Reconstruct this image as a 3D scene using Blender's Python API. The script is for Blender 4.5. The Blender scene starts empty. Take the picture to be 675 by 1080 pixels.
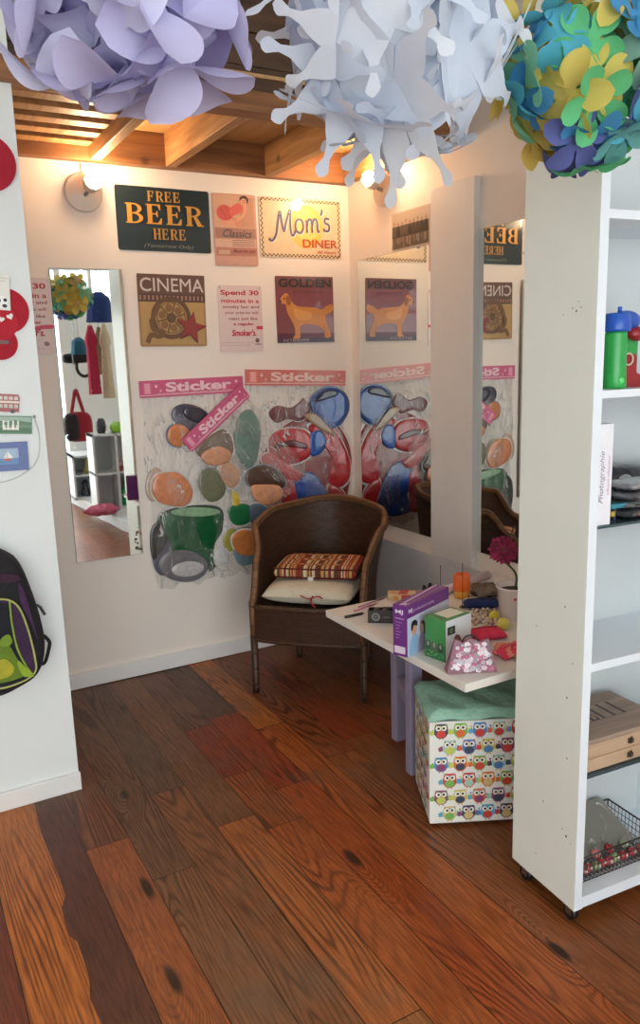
import bpy, math, random
from mathutils import Vector, Matrix, Euler
from mathutils.geometry import tessellate_polygon
random.seed(7)
SC = bpy.context.scene
COL = SC.collection
PI = math.pi

# ------------------------------------------------------------------ camera
F = 826.0; CX, CY = 337.5, 540.0
RW = ((0.871060, -0.121281, 0.475967), (-0.490277, -0.156105, 0.857473), (-0.029694, -0.980266, -0.195438))
EYE = Vector((0, 0, 1.5))
def ray(u, v):
    c = Vector(((u - CX) / F, (v - CY) / F, 1.0))
    return Vector([sum(RW[i][k] * c[k] for k in range(3)) for i in range(3)])
def onY(u, v, Y):
    d = ray(u, v); return EYE + d * ((Y - EYE.y) / d.y)
def onX(u, v, X):
    d = ray(u, v); return EYE + d * ((X - EYE.x) / d.x)
def onZ(u, v, Z):
    d = ray(u, v); return EYE + d * ((Z - EYE.z) / d.z)
def deep(u, v, D):
    return EYE + ray(u, v) * D
cam = bpy.data.cameras.new('camera'); camo = bpy.data.objects.new('camera', cam); COL.objects.link(camo)
m = Matrix([(RW[i][0], -RW[i][1], -RW[i][2]) for i in range(3)])
camo.matrix_world = Matrix.Translation(EYE) @ m.to_4x4()
cam.sensor_fit = 'VERTICAL'; cam.sensor_height = 36; cam.sensor_width = 24; cam.lens = F / 1080 * 36
cam.clip_start = 0.02
SC.camera = camo

# ------------------------------------------------------------------ colours & materials
def lin(c):
    if isinstance(c, str):
        c = tuple(int(c[i:i + 2], 16) for i in (0, 2, 4))
    return tuple(((x / 255) / 12.92 if x / 255 <= 0.04045 else ((x / 255 + 0.055) / 1.055) ** 2.4) for x in c)
def rgba(c): return lin(c) + (1.0,)
class N:
    def __init__(s, name):
        s.m = bpy.data.materials.new(name); s.m.use_nodes = True
        s.t = s.m.node_tree; s.n = s.t.nodes; s.b = s.n['Principled BSDF']; s.out = s.n['Material Output']
    def add(s, typ, **kw):
        x = s.n.new(typ)
        for k, v in kw.items():
            if k in x.inputs.keys(): x.inputs[k].default_value = v
            else: setattr(x, k, v)
        return x
    def link(s, a, b): s.t.links.new(a, b)
    def ramp(s, stops, interp='LINEAR'):
        r = s.n.new('ShaderNodeValToRGB'); e = r.color_ramp; e.interpolation = interp
        while len(e.elements) < len(stops): e.elements.new(0.5)
        for el, (p, c) in zip(e.elements, stops): el.position = p; el.color = rgba(c) if len(c) != 4 or isinstance(c, str) else c
        return r
    def mix(s, fac, a, b, blend='MIX'):
        x = s.n.new('ShaderNodeMix'); x.data_type = 'RGBA'; x.blend_type = blend
        for sock, val in ((x.inputs[0], fac), (x.inputs[6], a), (x.inputs[7], b)):
            if hasattr(val, 'links'): s.link(val, sock)
            else: sock.default_value = val
        return x.outputs[2]
    def bump(s, h, strength, dist=0.01):
        x = s.add('ShaderNodeBump'); x.inputs['Strength'].default_value = strength; x.inputs['Distance'].default_value = dist
        s.link(h, x.inputs['Height']); s.link(x.outputs[0], s.b.inputs['Normal'])
def mat(name, c, rough=0.6, metal=0.0, var=0.08, scale=12.0, bump=0.0, bscale=60.0, spec=0.5, coat=0.0):
    k = N(name); b = k.b
    b.inputs['Roughness'].default_value = rough; b.inputs['Metallic'].default_value = metal
    b.inputs['Specular IOR Level'].default_value = spec; b.inputs['Coat Weight'].default_value = coat
    tc = k.add('ShaderNodeTexCoord'); nz = k.add('ShaderNodeTexNoise'); nz.inputs['Scale'].default_value = scale; nz.inputs['Detail'].default_value = 4
    k.link(tc.outputs['Object'], nz.inputs['Vector'])
    L = lin(c); lo = tuple(x * (1 - var) for x in L) + (1,); hi = tuple(min(1, x * (1 + var)) for x in L) + (1,)
    k.link(k.mix(nz.outputs['Fac'], lo, hi), b.inputs['Base Color'])
    if bump:
        n2 = k.add('ShaderNodeTexNoise'); n2.inputs['Scale'].default_value = bscale; n2.inputs['Detail'].default_value = 5
        k.link(tc.outputs['Object'], n2.inputs['Vector']); k.bump(n2.outputs['Fac'], bump)
    return k.m
def print_mat(name, rough=0.5, coat=0.0, metal=0.0, wear=0.06, bump=0.0, bscale=30):
    k = N(name); a = k.add('ShaderNodeVertexColor'); a.layer_name = 'Col'
    tc = k.add('ShaderNodeTexCoord'); nz = k.add('ShaderNodeTexNoise'); nz.inputs['Scale'].default_value = 40; nz.inputs['Detail'].default_value = 4
    k.link(tc.outputs['Object'], nz.inputs['Vector'])
    r = k.ramp([(0.3, (1 - wear, 1 - wear, 1 - wear, 1)), (0.7, (1, 1, 1, 1))])
    k.link(nz.outputs['Fac'], r.inputs[0])
    k.link(k.mix(1.0, a.outputs['Color'], r.outputs[0], 'MULTIPLY'), k.b.inputs['Base Color'])
    k.b.inputs['Roughness'].default_value = rough; k.b.inputs['Coat Weight'].default_value = coat; k.b.inputs['Metallic'].default_value = metal
    if bump:
        n2 = k.add('ShaderNodeTexNoise'); n2.inputs['Scale'].default_value = bscale; n2.inputs['Detail'].default_value = 3
        k.link(tc.outputs['Object'], n2.inputs['Vector']); k.bump(n2.outputs['Fac'], bump)
    return k.m
def wood_mat(name, c0, c1, axis='X', scale=5.0, rough=0.55, knots=True):
    k = N(name); tc = k.add('ShaderNodeTexCoord'); mp = k.add('ShaderNodeMapping')
    s = [14.0, 14.0, 14.0]; s['XYZ'.index(axis)] = 1.2
    mp.inputs['Scale'].default_value = s; k.link(tc.outputs['Object'], mp.inputs[0])
    nz = k.add('ShaderNodeTexNoise'); nz.inputs['Scale'].default_value = scale * .5; nz.inputs['Detail'].default_value = 6; nz.inputs['Distortion'].default_value = 0.6
    k.link(mp.outputs[0], nz.inputs['Vector'])
    r = k.ramp([(0.3, c0), (0.7, c1)]); k.link(nz.outputs['Fac'], r.inputs[0])
    col = r.outputs[0]
    if knots:
        vo = k.add('ShaderNodeTexVoronoi'); vo.inputs['Scale'].default_value = 3.5; k.link(tc.outputs['Object'], vo.inputs['Vector'])
        r2 = k.ramp([(0.03, (60, 35, 18)), (0.10, (255, 255, 255))]); k.link(vo.outputs['Distance'], r2.inputs[0])
        col = k.mix(0.7, col, r2.outputs[0], 'MULTIPLY')
    k.link(col, k.b.inputs['Base Color']); k.b.inputs['Roughness'].default_value = rough
    k.bump(nz.outputs['Fac'], 0.15)
    return k.m

# ------------------------------------------------------------------ mesh builder
class MB:
    def __init__(s): s.v = []; s.f = []; s.c = []; s.s = []; s.uv = []; s.mi = []
    def _face(s, idx, col, smooth, uv=None, mi=0):
        s.f.append(idx); s.c.append(col); s.s.append(smooth); s.uv.append(uv); s.mi.append(mi)
    def box(s, lo, hi, col=(1, 1, 1), M=None, bevel=0.0, mi=0):
        x0, y0, z0 = lo; x1, y1, z1 = hi
        if bevel <= 0:
            P = [(x0, y0, z0), (x1, y0, z0), (x1, y1, z0), (x0, y1, z0), (x0, y0, z1), (x1, y0, z1), (x1, y1, z1), (x0, y1, z1)]
            Q = [(0, 3, 2, 1), (4, 5, 6, 7), (0, 1, 5, 4), (1, 2, 6, 5), (2, 3, 7, 6), (3, 0, 4, 7)]
            b = len(s.v)
            for p in P: s.v.append(M @ Vector(p) if M else Vector(p))
            for q in Q: s._face([b + i for i in q], col, False, None, mi)
        else:
            import bmesh
            bm = bmesh.new(); bmesh.ops.create_cube(bm, size=1)
            for v in bm.verts:
                v.co = Vector(((x0 + x1) / 2 + v.co.x * (x1 - x0), (y0 + y1) / 2 + v.co.y * (y1 - y0), (z0 + z1) / 2 + v.co.z * (z1 - z0)))
            bmesh.ops.bevel(bm, geom=bm.edges[:], offset=bevel, segments=2, affect='EDGES', profile=0.6)
            b = len(s.v); bm.verts.index_update()
            for v in bm.verts: s.v.append(M @ v.co if M else v.co.copy())
            for f in bm.faces: s._face([b + v.index for v in f.verts], col, False, None, mi)
            bm.free()
        return s
    def grid(s, fn, nu, nv, col=(1, 1, 1), cu=False, smooth=True, us=1, vs=1, cfn=None, mi=0):
        b = len(s.v); NU = nu if cu else nu + 1
        for j in range(nv + 1):
            for i in range(NU): s.v.append(Vector(fn(i / nu, j / nv)))
        for j in range(nv):
            for i in range(nu):
                i2 = (i + 1) % NU
                uv = [(i / nu * us, j / nv * vs), ((i + 1) / nu * us, j / nv * vs), ((i + 1) / nu * us, (j + 1) / nv * vs), (i / nu * us, (j + 1) / nv * vs)]
                s._face([b + j * NU + i, b + j * NU + i2, b + (j + 1) * NU + i2, b + (j + 1) * NU + i], cfn((i + .5) / nu, (j + .5) / nv) if cfn else col, smooth, uv, mi)
        return s
    def tube(s, pts, r, n=10, col=(1, 1, 1), cap=True, smooth=True, mi=0, us=1, vs=None, closed=False):
        pts = [Vector(p) for p in pts]; k = len(pts)
        R = r if isinstance(r, (list, tuple)) else [r] * k
        b = len(s.v); ref = None
        for i, p in enumerate(pts):
            if closed: t = (pts[(i + 1) % k] - pts[i - 1])
            else: t = (pts[min(i + 1, k - 1)] - pts[max(i - 1, 0)])
            t.normalize()
            if ref is None:
                ref = Vector((0, 0, 1)) if abs(t.z) < 0.9 else Vector((1, 0, 0))
            a = ref - t * ref.dot(t)
            if a.length < 1e-4: a = t.orthogonal()
            a.normalize(); bb = t.cross(a); ref = a
            for j in range(n):
                an = 2 * PI * j / n
                s.v.append(p + (a * math.cos(an) + bb * math.sin(an)) * R[i])
        L = vs if vs else k
        for i in range(k if closed else k - 1):
            for j in range(n):
                j2 = (j + 1) % n; i2 = (i + 1) % k
                uv = [(i / k * L, j / n * us), (i / k * L, (j + 1) / n * us), ((i + 1) / k * L, (j + 1) / n * us), ((i + 1) / k * L, j / n * us)]
                s._face([b + i * n + j, b + i * n + j2, b + i2 * n + j2, b + i2 * n + j], col, smooth, uv, mi)
        if cap and not closed:
            s._face([b + j for j in range(n)][::-1], col, False, None, mi); s._face([b + (k - 1) * n + j for j in range(n)], col, False, None, mi)
        return s
    def lathe(s, prof, n=24, c=(0, 0, 0), col=(1, 1, 1), M=None, smooth=True, mi=0, cols=None):
        b = len(s.v); c = Vector(c)
        for r, z in prof:
            for j in range(n):
                p = Vector((r * math.cos(2 * PI * j / n), r * math.sin(2 * PI * j / n), z))
                s.v.append((M @ p if M else p) + c)
        for i in range(len(prof) - 1):
            for j in range(n):
                j2 = (j + 1) % n
                s._face([b + i * n + j, b + i * n + j2, b + (i + 1) * n + j2, b + (i + 1) * n + j], cols[i] if cols else col, smooth, None, mi)
        if prof[0][0] > 1e-5: s._face([b + j for j in range(n)][::-1], cols[0] if cols else col, False, None, mi)
        if prof[-1][0] > 1e-5: s._face([b + (len(prof) - 1) * n + j for j in range(n)], cols[-1] if cols else col, False, None, mi)
        return s
    def ell(s, c, r, col=(1, 1, 1), n=14, M=None, e=1.0, mi=0):
        c = Vector(c)
        def sg(x, k): return math.copysign(abs(x) ** k, x)
        def fn(u, v):
            th = 2 * PI * u; ph = PI * (v - .5)
            p = Vector((r[0] * sg(math.cos(ph), e) * sg(math.cos(th), e), r[1] * sg(math.cos(ph), e) * sg(math.sin(th), e), r[2] * sg(math.sin(ph), e)))
            return (M @ p if M else p) + c
        return s.grid(fn, n, max(6, n // 2), col, cu=True, mi=mi)
    def prism(s, pts, h0, h1, col=(1, 1, 1), fr=None, smooth=False):
        """outline in 2D, extruded between h0 and h1; fr maps (x, y, h) to a point"""
        fr = fr or (lambda x, y, h: Vector((x, h, y)))
        n = len(pts); b = len(s.v)
        for h in (h0, h1):
            for x, y in pts: s.v.append(Vector(fr(x, y, h)))
        tri = tessellate_polygon([[Vector((x, y, 0)) for x, y in pts]])
        for t in tri:
            s._face([b + i for i in t], col, False); s._face([b + n + i for i in t][::-1], col, False)
        for i in range(n):
            j = (i + 1) % n; s._face([b + i, b + j, b + n + j, b + n + i], col, smooth)
        return s
    def build(s, name, mats, parent=None, fixn=True):
        import bmesh
        me = bpy.data.meshes.new(name); me.from_pydata([tuple(v) for v in s.v], [], s.f)
        me.polygons.foreach_set('use_smooth', s.s); me.polygons.foreach_set('material_index', s.mi)
        ca = me.color_attributes.new('Col', 'FLOAT_COLOR', 'CORNER'); buf = []
        for f, c in zip(s.f, s.c): buf += (list(c[:3]) + [1.0]) * len(f)
        ca.data.foreach_set('color', buf)
        if any(u for u in s.uv):
            ul = me.uv_layers.new(name='UVMap'); ub = []
            for f, u in zip(s.f, s.uv):
                for k in range(len(f)): ub += list(u[k]) if u else [0, 0]
            ul.data.foreach_set('uv', ub)
        for mm in (mats if isinstance(mats, (list, tuple)) else [mats]): me.materials.append(mm)
        if fixn:
            bm = bmesh.new(); bm.from_mesh(me); bmesh.ops.recalc_face_normals(bm, faces=bm.faces[:]); bm.to_mesh(me); bm.free()
        me.update()
        o = bpy.data.objects.new(name, me); COL.objects.link(o)
        if parent: o.parent = parent
        return o
def thing(name, label, cat, loc=(0, 0, 0), rz=0.0, group=None, rot=None):
    o = bpy.data.objects.new(name, None); COL.objects.link(o); o.empty_display_size = 0.05
    o.location = loc; o.rotation_euler = rot if rot else (0, 0, rz)
    return tag(o, label, cat, group)
def tag(o, label, cat, group=None):
    o['label'] = label; o['category'] = cat
    if group: o['group'] = group
    return o
def struct(o): o['kind'] = 'structure'; return o
def lab(o, s): o['label'] = s; return o
def smooth_closed(pts, n=6):
    out = []; k = len(pts)
    for i in range(k):
        p0, p1, p2, p3 = (Vector(pts[(i + d) % k]) for d in (-1, 0, 1, 2))
        for j in range(n):
            t = j / n
            q = 0.5 * ((2 * p1) + (-p0 + p2) * t + (2 * p0 - 5 * p1 + 4 * p2 - p3) * t * t + (-p0 + 3 * p1 - 3 * p2 + p3) * t ** 3)
            out.append(tuple(q))
    return out
def smooth_open(pts, n=6):
    P = [Vector(p) for p in pts]; P = [2 * P[0] - P[1]] + P + [2 * P[-1] - P[-2]]; out = []
    for i in range(1, len(P) - 2):
        p0, p1, p2, p3 = P[i - 1:i + 3]
        for j in range(n):
            t = j / n
            out.append(0.5 * ((2 * p1) + (-p0 + p2) * t + (2 * p0 - 5 * p1 + 4 * p2 - p3) * t * t + (-p0 + 3 * p1 - 3 * p2 + p3) * t ** 3))
    out.append(P[-2]); return out

# ------------------------------------------------------------------ flat printing
_TC = {}
def text_tris(s, bold=0.0, shear=0.0):
    key = (s, bold, shear)
    if key not in _TC:
        cu = bpy.data.curves.new('lettering_outline', 'FONT'); cu.body = s; cu.size = 1; cu.offset = bold; cu.shear = shear; cu.fill_mode = 'FRONT'; cu.resolution_u = 4
        o = bpy.data.objects.new('lettering_outline', cu); COL.objects.link(o)
        dg = bpy.context.evaluated_depsgraph_get(); me = bpy.data.meshes.new_from_object(o.evaluated_get(dg))
        vs = [(v.co.x, v.co.y) for v in me.vertices]; fs = [list(p.vertices) for p in me.polygons]
        x0 = min(v[0] for v in vs); x1 = max(v[0] for v in vs); y0 = min(v[1] for v in vs); y1 = max(v[1] for v in vs)
        _TC[key] = ([((x - x0) / (x1 - x0), (y - y0) / (y1 - y0)) for x, y in vs], fs)
        bpy.data.objects.remove(o); bpy.data.curves.remove(cu); bpy.data.meshes.remove(me)
    return _TC[key]
def arc(cx, cy, rx, ry, a0, a1, n=10):
    return [(cx + rx * math.cos(a0 + (a1 - a0) * i / n), cy + ry * math.sin(a0 + (a1 - a0) * i / n)) for i in range(n + 1)]
def serif_letter(ch):
    st, th, sf, sh = .24, .09, .07, .06
    P = []
    def rect(x0, y0, x1, y1): P.append([(x0, y0), (x1, y0), (x1, y1), (x0, y1)])
    def bowl(x, y0, y1, w):
        o = arc(x, (y0 + y1) / 2, w, (y1 - y0) / 2, -PI / 2, PI / 2, 12); i = arc(x, (y0 + y1) / 2, w - .2, (y1 - y0) / 2 - .07, PI / 2, -PI / 2, 12)
        P.append(o + i)
    rect(.08, 0, .08 + st, 1); rect(0, 0, .08 + st + sf, sh); rect(0, 1 - sh, .08 + st, 1)
    if ch in 'FE':
        rect(.3, .93, .75, 1); P.append([(.75, 1), (.75, .70), (.69, .72), (.6, .93)])
        rect(.3, .48, .55, .55); P.append([(.55, .36), (.60, .36), (.60, .67), (.55, .67), (.50, .55), (.50, .48)])
    if ch == 'E': rect(.3, 0, .76, .07); P.append([(.78, 0), (.81, .32), (.75, .3), (.6, .07), (.6, 0)])
    if ch in 'RB': bowl(.40, .47, 1, .42); rect(.3, .93, .42, 1); rect(.3, .47, .42, .54)
    if ch == 'B': bowl(.40, 0, .54, .47); rect(.3, 0, .42, .07)
    if ch == 'R': P.append([(.40, .5), (.58, .5), (.90, 0), (.62, 0)]); rect(.6, 0, .96, sh)
    if ch == 'H':
        rect(.62, 0, .62 + st, 1); rect(.54, 0, .95, sh); rect(.54, 1 - sh, .95, 1); rect(.3, .46, .64, .54)
    return P
class Ink:
    """flat coloured printing: x to the right and y downwards, both 0..1 of a w by h sheet"""
    def __init__(s, w, h): s.w, s.h, s.L = w, h, []
    def _p(s, x, y): return (x - .5) * s.w, (.5 - y) * s.h
    def poly(s, pts, c): s.L.append(([s._p(*p) for p in pts], None, lin(c))); return s
    def rect(s, x0, y0, x1, y1, c): return s.poly([(x0, y0), (x1, y0), (x1, y1), (x0, y1)], c)
    def ell(s, x, y, rx, ry, c, rot=0, n=24):
        a = math.radians(rot); pts = []
        for i in range(n):
            t = 2 * PI * i / n; px = rx * math.cos(t) * s.w; py = ry * math.sin(t) * s.h
            pts.append((x + (px * math.cos(a) - py * math.sin(a)) / s.w, y + (px * math.sin(a) + py * math.cos(a)) / s.h))
        return s.poly(pts, c)
    def ring(s, x, y, r0, r1, c, n=28):
        o = []
        for i in range(n + 1): o.append((x + r1 * math.cos(2 * PI * i / n), y + r1 * math.sin(2 * PI * i / n) * s.w / s.h))
        for i in range(n, -1, -1): o.append((x + r0 * math.cos(2 * PI * i / n), y + r0 * math.sin(2 * PI * i / n) * s.w / s.h))
        return s.poly(o, c)
    def blob(s, pts, c, n=5): return s.poly([tuple(p) for p in smooth_closed(pts, n)], c)
    def line(s, pts, wd, c):
        """stroke, wd in metres"""
        Q = [Vector(s._p(*p)) for p in pts]; a = []; b = []
        for i, q in enumerate(Q):
            t = Q[min(i + 1, len(Q) - 1)] - Q[max(i - 1, 0)]; t.normalize(); nn = Vector((-t.y, t.x)) * wd / 2
            a.append(tuple(q + nn)); b.append(tuple(q - nn))
        s.L.append((a + b[::-1], None, lin(c))); return s
    def text(s, t, x0, y0, x1, y1, c, bold=0.0, shear=0.0, rot=0):
        vs, fs = text_tris(t, bold, shear); a = math.radians(rot)
        mx, my = (x0 + x1) / 2, (y0 + y1) / 2; pts = []
        for vx, vy in vs:
            px = (vx - .5) * (x1 - x0) * s.w; py = (.5 - vy) * (y1 - y0) * s.h
            pts.append(s._p(mx + (px * math.cos(a) - py * math.sin(a)) / s.w, my + (px * math.sin(a) + py * math.cos(a)) / s.h))
        s.L.append((pts, fs, lin(c))); return s
    def serif(s, t, x0, y0, x1, y1, c):
        n = len(t); adv = 1.0
        for i, ch in enumerate(t):
            for P in serif_letter(ch):
                s.L.append(([s._p(x0 + (i + px * .98) / (n * adv) * (x1 - x0), y1 - py * (y1 - y0)) for px, py in P], None, lin(c)))
        return s
    def star(s, x, y, r, c, rot=0):
        pts = []
        for i in range(10):
            rr = r if i % 2 == 0 else r * .42; a = math.radians(rot) + PI * i / 5
            pts.append((x + rr * math.sin(a), y - rr * math.cos(a) * s.w / s.h))
        return s.poly(pts, c)
    def build(s, name, material, parent, off=0.001, step=0.00022, fr=None):
        """on a sheet facing -y: x right, z up"""
        fr = fr or (lambda x, z, d: Vector((x, -d, z)))
        mb = MB()
        for k, (pts, fs, c) in enumerate(s.L):
            d = off + k * step; b = len(mb.v)
            for x, z in pts: mb.v.append(fr(x, z, d))
            for f in (fs if fs else tessellate_polygon([[Vector((x, z, 0)) for x, z in pts]])):
                mb._face([b + i for i in f], c, False)
        return mb.build(name, material, parent, fixn=False)

# ------------------------------------------------------------------ shared materials
def wall_mat(name, c):
    k = N(name); tc = k.add('ShaderNodeTexCoord')
    n1 = k.add('ShaderNodeTexNoise'); n1.inputs['Scale'].default_value = 3; n1.inputs['Detail'].default_value = 5
    n2 = k.add('ShaderNodeTexNoise'); n2.inputs['Scale'].default_value = 45; n2.inputs['Detail'].default_value = 6
    for q in (n1, n2): k.link(tc.outputs['Object'], q.inputs['Vector'])
    L = lin(c); k.link(k.mix(n1.outputs['Fac'], tuple(x * .94 for x in L) + (1,), tuple(min(1, x * 1.03) for x in L) + (1,)), k.b.inputs['Base Color'])
    k.b.inputs['Roughness'].default_value = .55; k.b.inputs['Specular IOR Level'].default_value = .3
    k.bump(n2.outputs['Fac'], .12, .004); return k.m
M_WALL = wall_mat('painted_plaster', (240, 231, 222))
M_PART = wall_mat('painted_partition', (228, 232, 232))
M_TRIM = mat('white_gloss_trim', (232, 230, 228), .4, var=.05, scale=8, bump=.1, bscale=25)
M_DADO = mat('grey_white_dado', (214, 212, 214), .5, var=.05)
M_BEAM = wood_mat('pine_beam', (118, 76, 46), (158, 108, 66), 'X')
M_JOIST = wood_mat('pine_joist', (150, 106, 64), (196, 150, 100), 'Y')
M_DARKW = wood_mat('dark_plank', (64, 44, 30), (98, 70, 48), 'X', knots=False)
M_PLY = wood_mat('ceiling_ply', (190, 150, 98), (210, 172, 120), 'Y', knots=False, rough=.5)
M_PRINT = print_mat('printed_ink', .45, .2)
M_TIN = print_mat('printed_tin', .32, .4, 0.0, .05, .12, 18)
M_CARD = print_mat('printed_card', .4, .3)
M_COL = print_mat('coloured_plastic', .35, .2)
M_CLOTH = print_mat('coloured_cloth', .85, 0, 0, .2, .3, 90)
M_FELT = print_mat('felt', .95, 0, 0, .1, .2, 120)
M_STEEL = mat('brushed_steel', (165, 166, 168), .3, 1.0)
M_BLACK = mat('black_plastic', (24, 24, 26), .4)
M_WIRE = mat('dark_wire', (70, 66, 60), .4, .8)
M_CREAM = mat('cream_paint', (226, 222, 212), .45, var=.05, bump=.05)
M_WHITE = mat('white_melamine', (226, 232, 240), .38, var=.03, scale=6, bump=.03)
def mirror_mat():
    k = N('mirror_silver'); k.b.inputs['Base Color'].default_value = (.90, .93, .91, 1); k.b.inputs['Metallic'].default_value = 1; k.b.inputs['Roughness'].default_value = .015
    tc = k.add('ShaderNodeTexCoord'); nz = k.add('ShaderNodeTexNoise'); nz.inputs['Scale'].default_value = 30
    k.link(tc.outputs['Object'], nz.inputs['Vector']); r = k.ramp([(0.66, (.015, .015, .015, 1)), (0.8, (.10, .10, .10, 1))]); k.link(nz.outputs['Fac'], r.inputs[0]); k.link(r.outputs[0], k.b.inputs['Roughness'])
    return k.m
M_MIRROR = mirror_mat()
def glass_mat(name, tint=(.86, .93, .92), rough=.05, body=None):
    k = N(name); k.n.remove(k.b)
    tr = k.add('ShaderNodeBsdfTransparent'); tr.inputs[0].default_value = tint + (1,)
    gl = k.add('ShaderNodeBsdfGlossy'); gl.inputs['Roughness'].default_value = rough
    fr = k.add('ShaderNodeFresnel'); fr.inputs['IOR'].default_value = 1.5
    mx = k.add('ShaderNodeMixShader')
    base = tr.outputs[0]
    if body:
        df = k.add('ShaderNodeBsdfDiffuse'); df.inputs[0].default_value = rgba(body); mb_ = k.add('ShaderNodeMixShader'); mb_.inputs[0].default_value = .5; k.link(tr.outputs[0], mb_.inputs[1]); k.link(df.outputs[0], mb_.inputs[2]); base = mb_.outputs[0]
    k.link(fr.outputs[0], mx.inputs[0]); k.link(base, mx.inputs[1]); k.link(gl.outputs[0], mx.inputs[2])
    k.link(mx.outputs[0], k.out.inputs[0]); return k.m
M_GLASS = glass_mat('shelf_glass')
def film_mat(name, wrinkle=1.0, milk=.09):
    """thin crinkled clear film: mostly transparent, glossy folds, a little milky, crinkle highlights painted on"""
    k = N(name); k.n.remove(k.b)
    tc = k.add('ShaderNodeTexCoord'); mp = k.add('ShaderNodeMapping'); mp.inputs['Scale'].default_value = (1.5, 1, .6); mp.inputs['Rotation'].default_value = (0, .35, 0); k.link(tc.outputs['Object'], mp.inputs[0])
    n1 = k.add('ShaderNodeTexNoise'); n1.inputs['Scale'].default_value = 9; n1.inputs['Detail'].default_value = 5; n1.inputs['Distortion'].default_value = 1.6
    n2 = k.add('ShaderNodeTexNoise'); n2.inputs['Scale'].default_value = 6.5; n2.inputs['Detail'].default_value = 2.0; n2.inputs['Distortion'].default_value = 1.4
    n3 = k.add('ShaderNodeTexNoise'); n3.inputs['Scale'].default_value = 14; n3.inputs['Detail'].default_value = 3
    for q in (n1, n2, n3): k.link(mp.outputs[0], q.inputs['Vector'])
    rs = k.ramp([(.485, (0, 0, 0, 1)), (.497, (1, 1, 1, 1)), (.503, (1, 1, 1, 1)), (.515, (0, 0, 0, 1))]); k.link(n2.outputs['Fac'], rs.inputs[0])  # crinkle highlights painted as thin white streaks
    r3 = k.ramp([(.42, (0, 0, 0, 1)), (.60, (1, 1, 1, 1))]); k.link(n3.outputs['Fac'], r3.inputs[0])
    ml = k.add('ShaderNodeMath'); ml.operation = 'MULTIPLY'; k.link(rs.outputs[0], ml.inputs[0]); k.link(r3.outputs[0], ml.inputs[1])
    ad = k.add('ShaderNodeMath'); ad.operation = 'MULTIPLY_ADD'; k.link(n2.outputs['Fac'], ad.inputs[0]); ad.inputs[1].default_value = .7; k.link(n1.outputs['Fac'], ad.inputs[2])
    bp = k.add('ShaderNodeBump'); bp.inputs['Strength'].default_value = .9 * wrinkle; bp.inputs['Distance'].default_value = .03; k.link(ad.outputs[0], bp.inputs['Height'])
    tr = k.add('ShaderNodeBsdfTransparent'); tr.inputs[0].default_value = (.985, .985, .985, 1)
    gl = k.add('ShaderNodeBsdfGlossy'); gl.inputs['Roughness'].default_value = .10; k.link(bp.outputs[0], gl.inputs['Normal'])
    df = k.add('ShaderNodeBsdfDiffuse'); df.inputs[0].default_value = (.86, .84, .83, 1); k.link(bp.outputs[0], df.inputs['Normal'])
    m0 = k.add('ShaderNodeMixShader'); r = k.ramp([(0.0, (milk * .6, milk * .6, milk * .6, 1)), (1.0, (.80, .80, .80, 1))]); k.link(ml.outputs[0], r.inputs[0]); k.link(r.outputs[0], m0.inputs[0])
    k.link(tr.outputs[0], m0.inputs[1]); k.link(df.outputs[0], m0.inputs[2])
    lw = k.add('ShaderNodeLayerWeight'); lw.inputs[0].default_value = .35; k.link(bp.outputs[0], lw.inputs['Normal'])
    r2 = k.ramp([(0.0, (.012, .012, .012, 1)), (1.0, (.15, .15, .15, 1))]); k.link(lw.outputs['Fresnel'], r2.inputs[0])
    mx = k.add('ShaderNodeMixShader'); k.link(r2.outputs[0], mx.inputs[0]); k.link(m0.outputs[0], mx.inputs[1]); k.link(gl.outputs[0], mx.inputs[2])
    k.link(mx.outputs[0], k.out.inputs[0]); return k.m
M_FILM = film_mat('clear_film')

# ------------------------------------------------------------------ the room
YB = 3.58      # back wall
XR = 2.205     # right wall
YP = 2.69      # partition face
YF = -1.75     # shop front
XL = -2.6
ZC = 2.95
W = (1, 1, 1)

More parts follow.
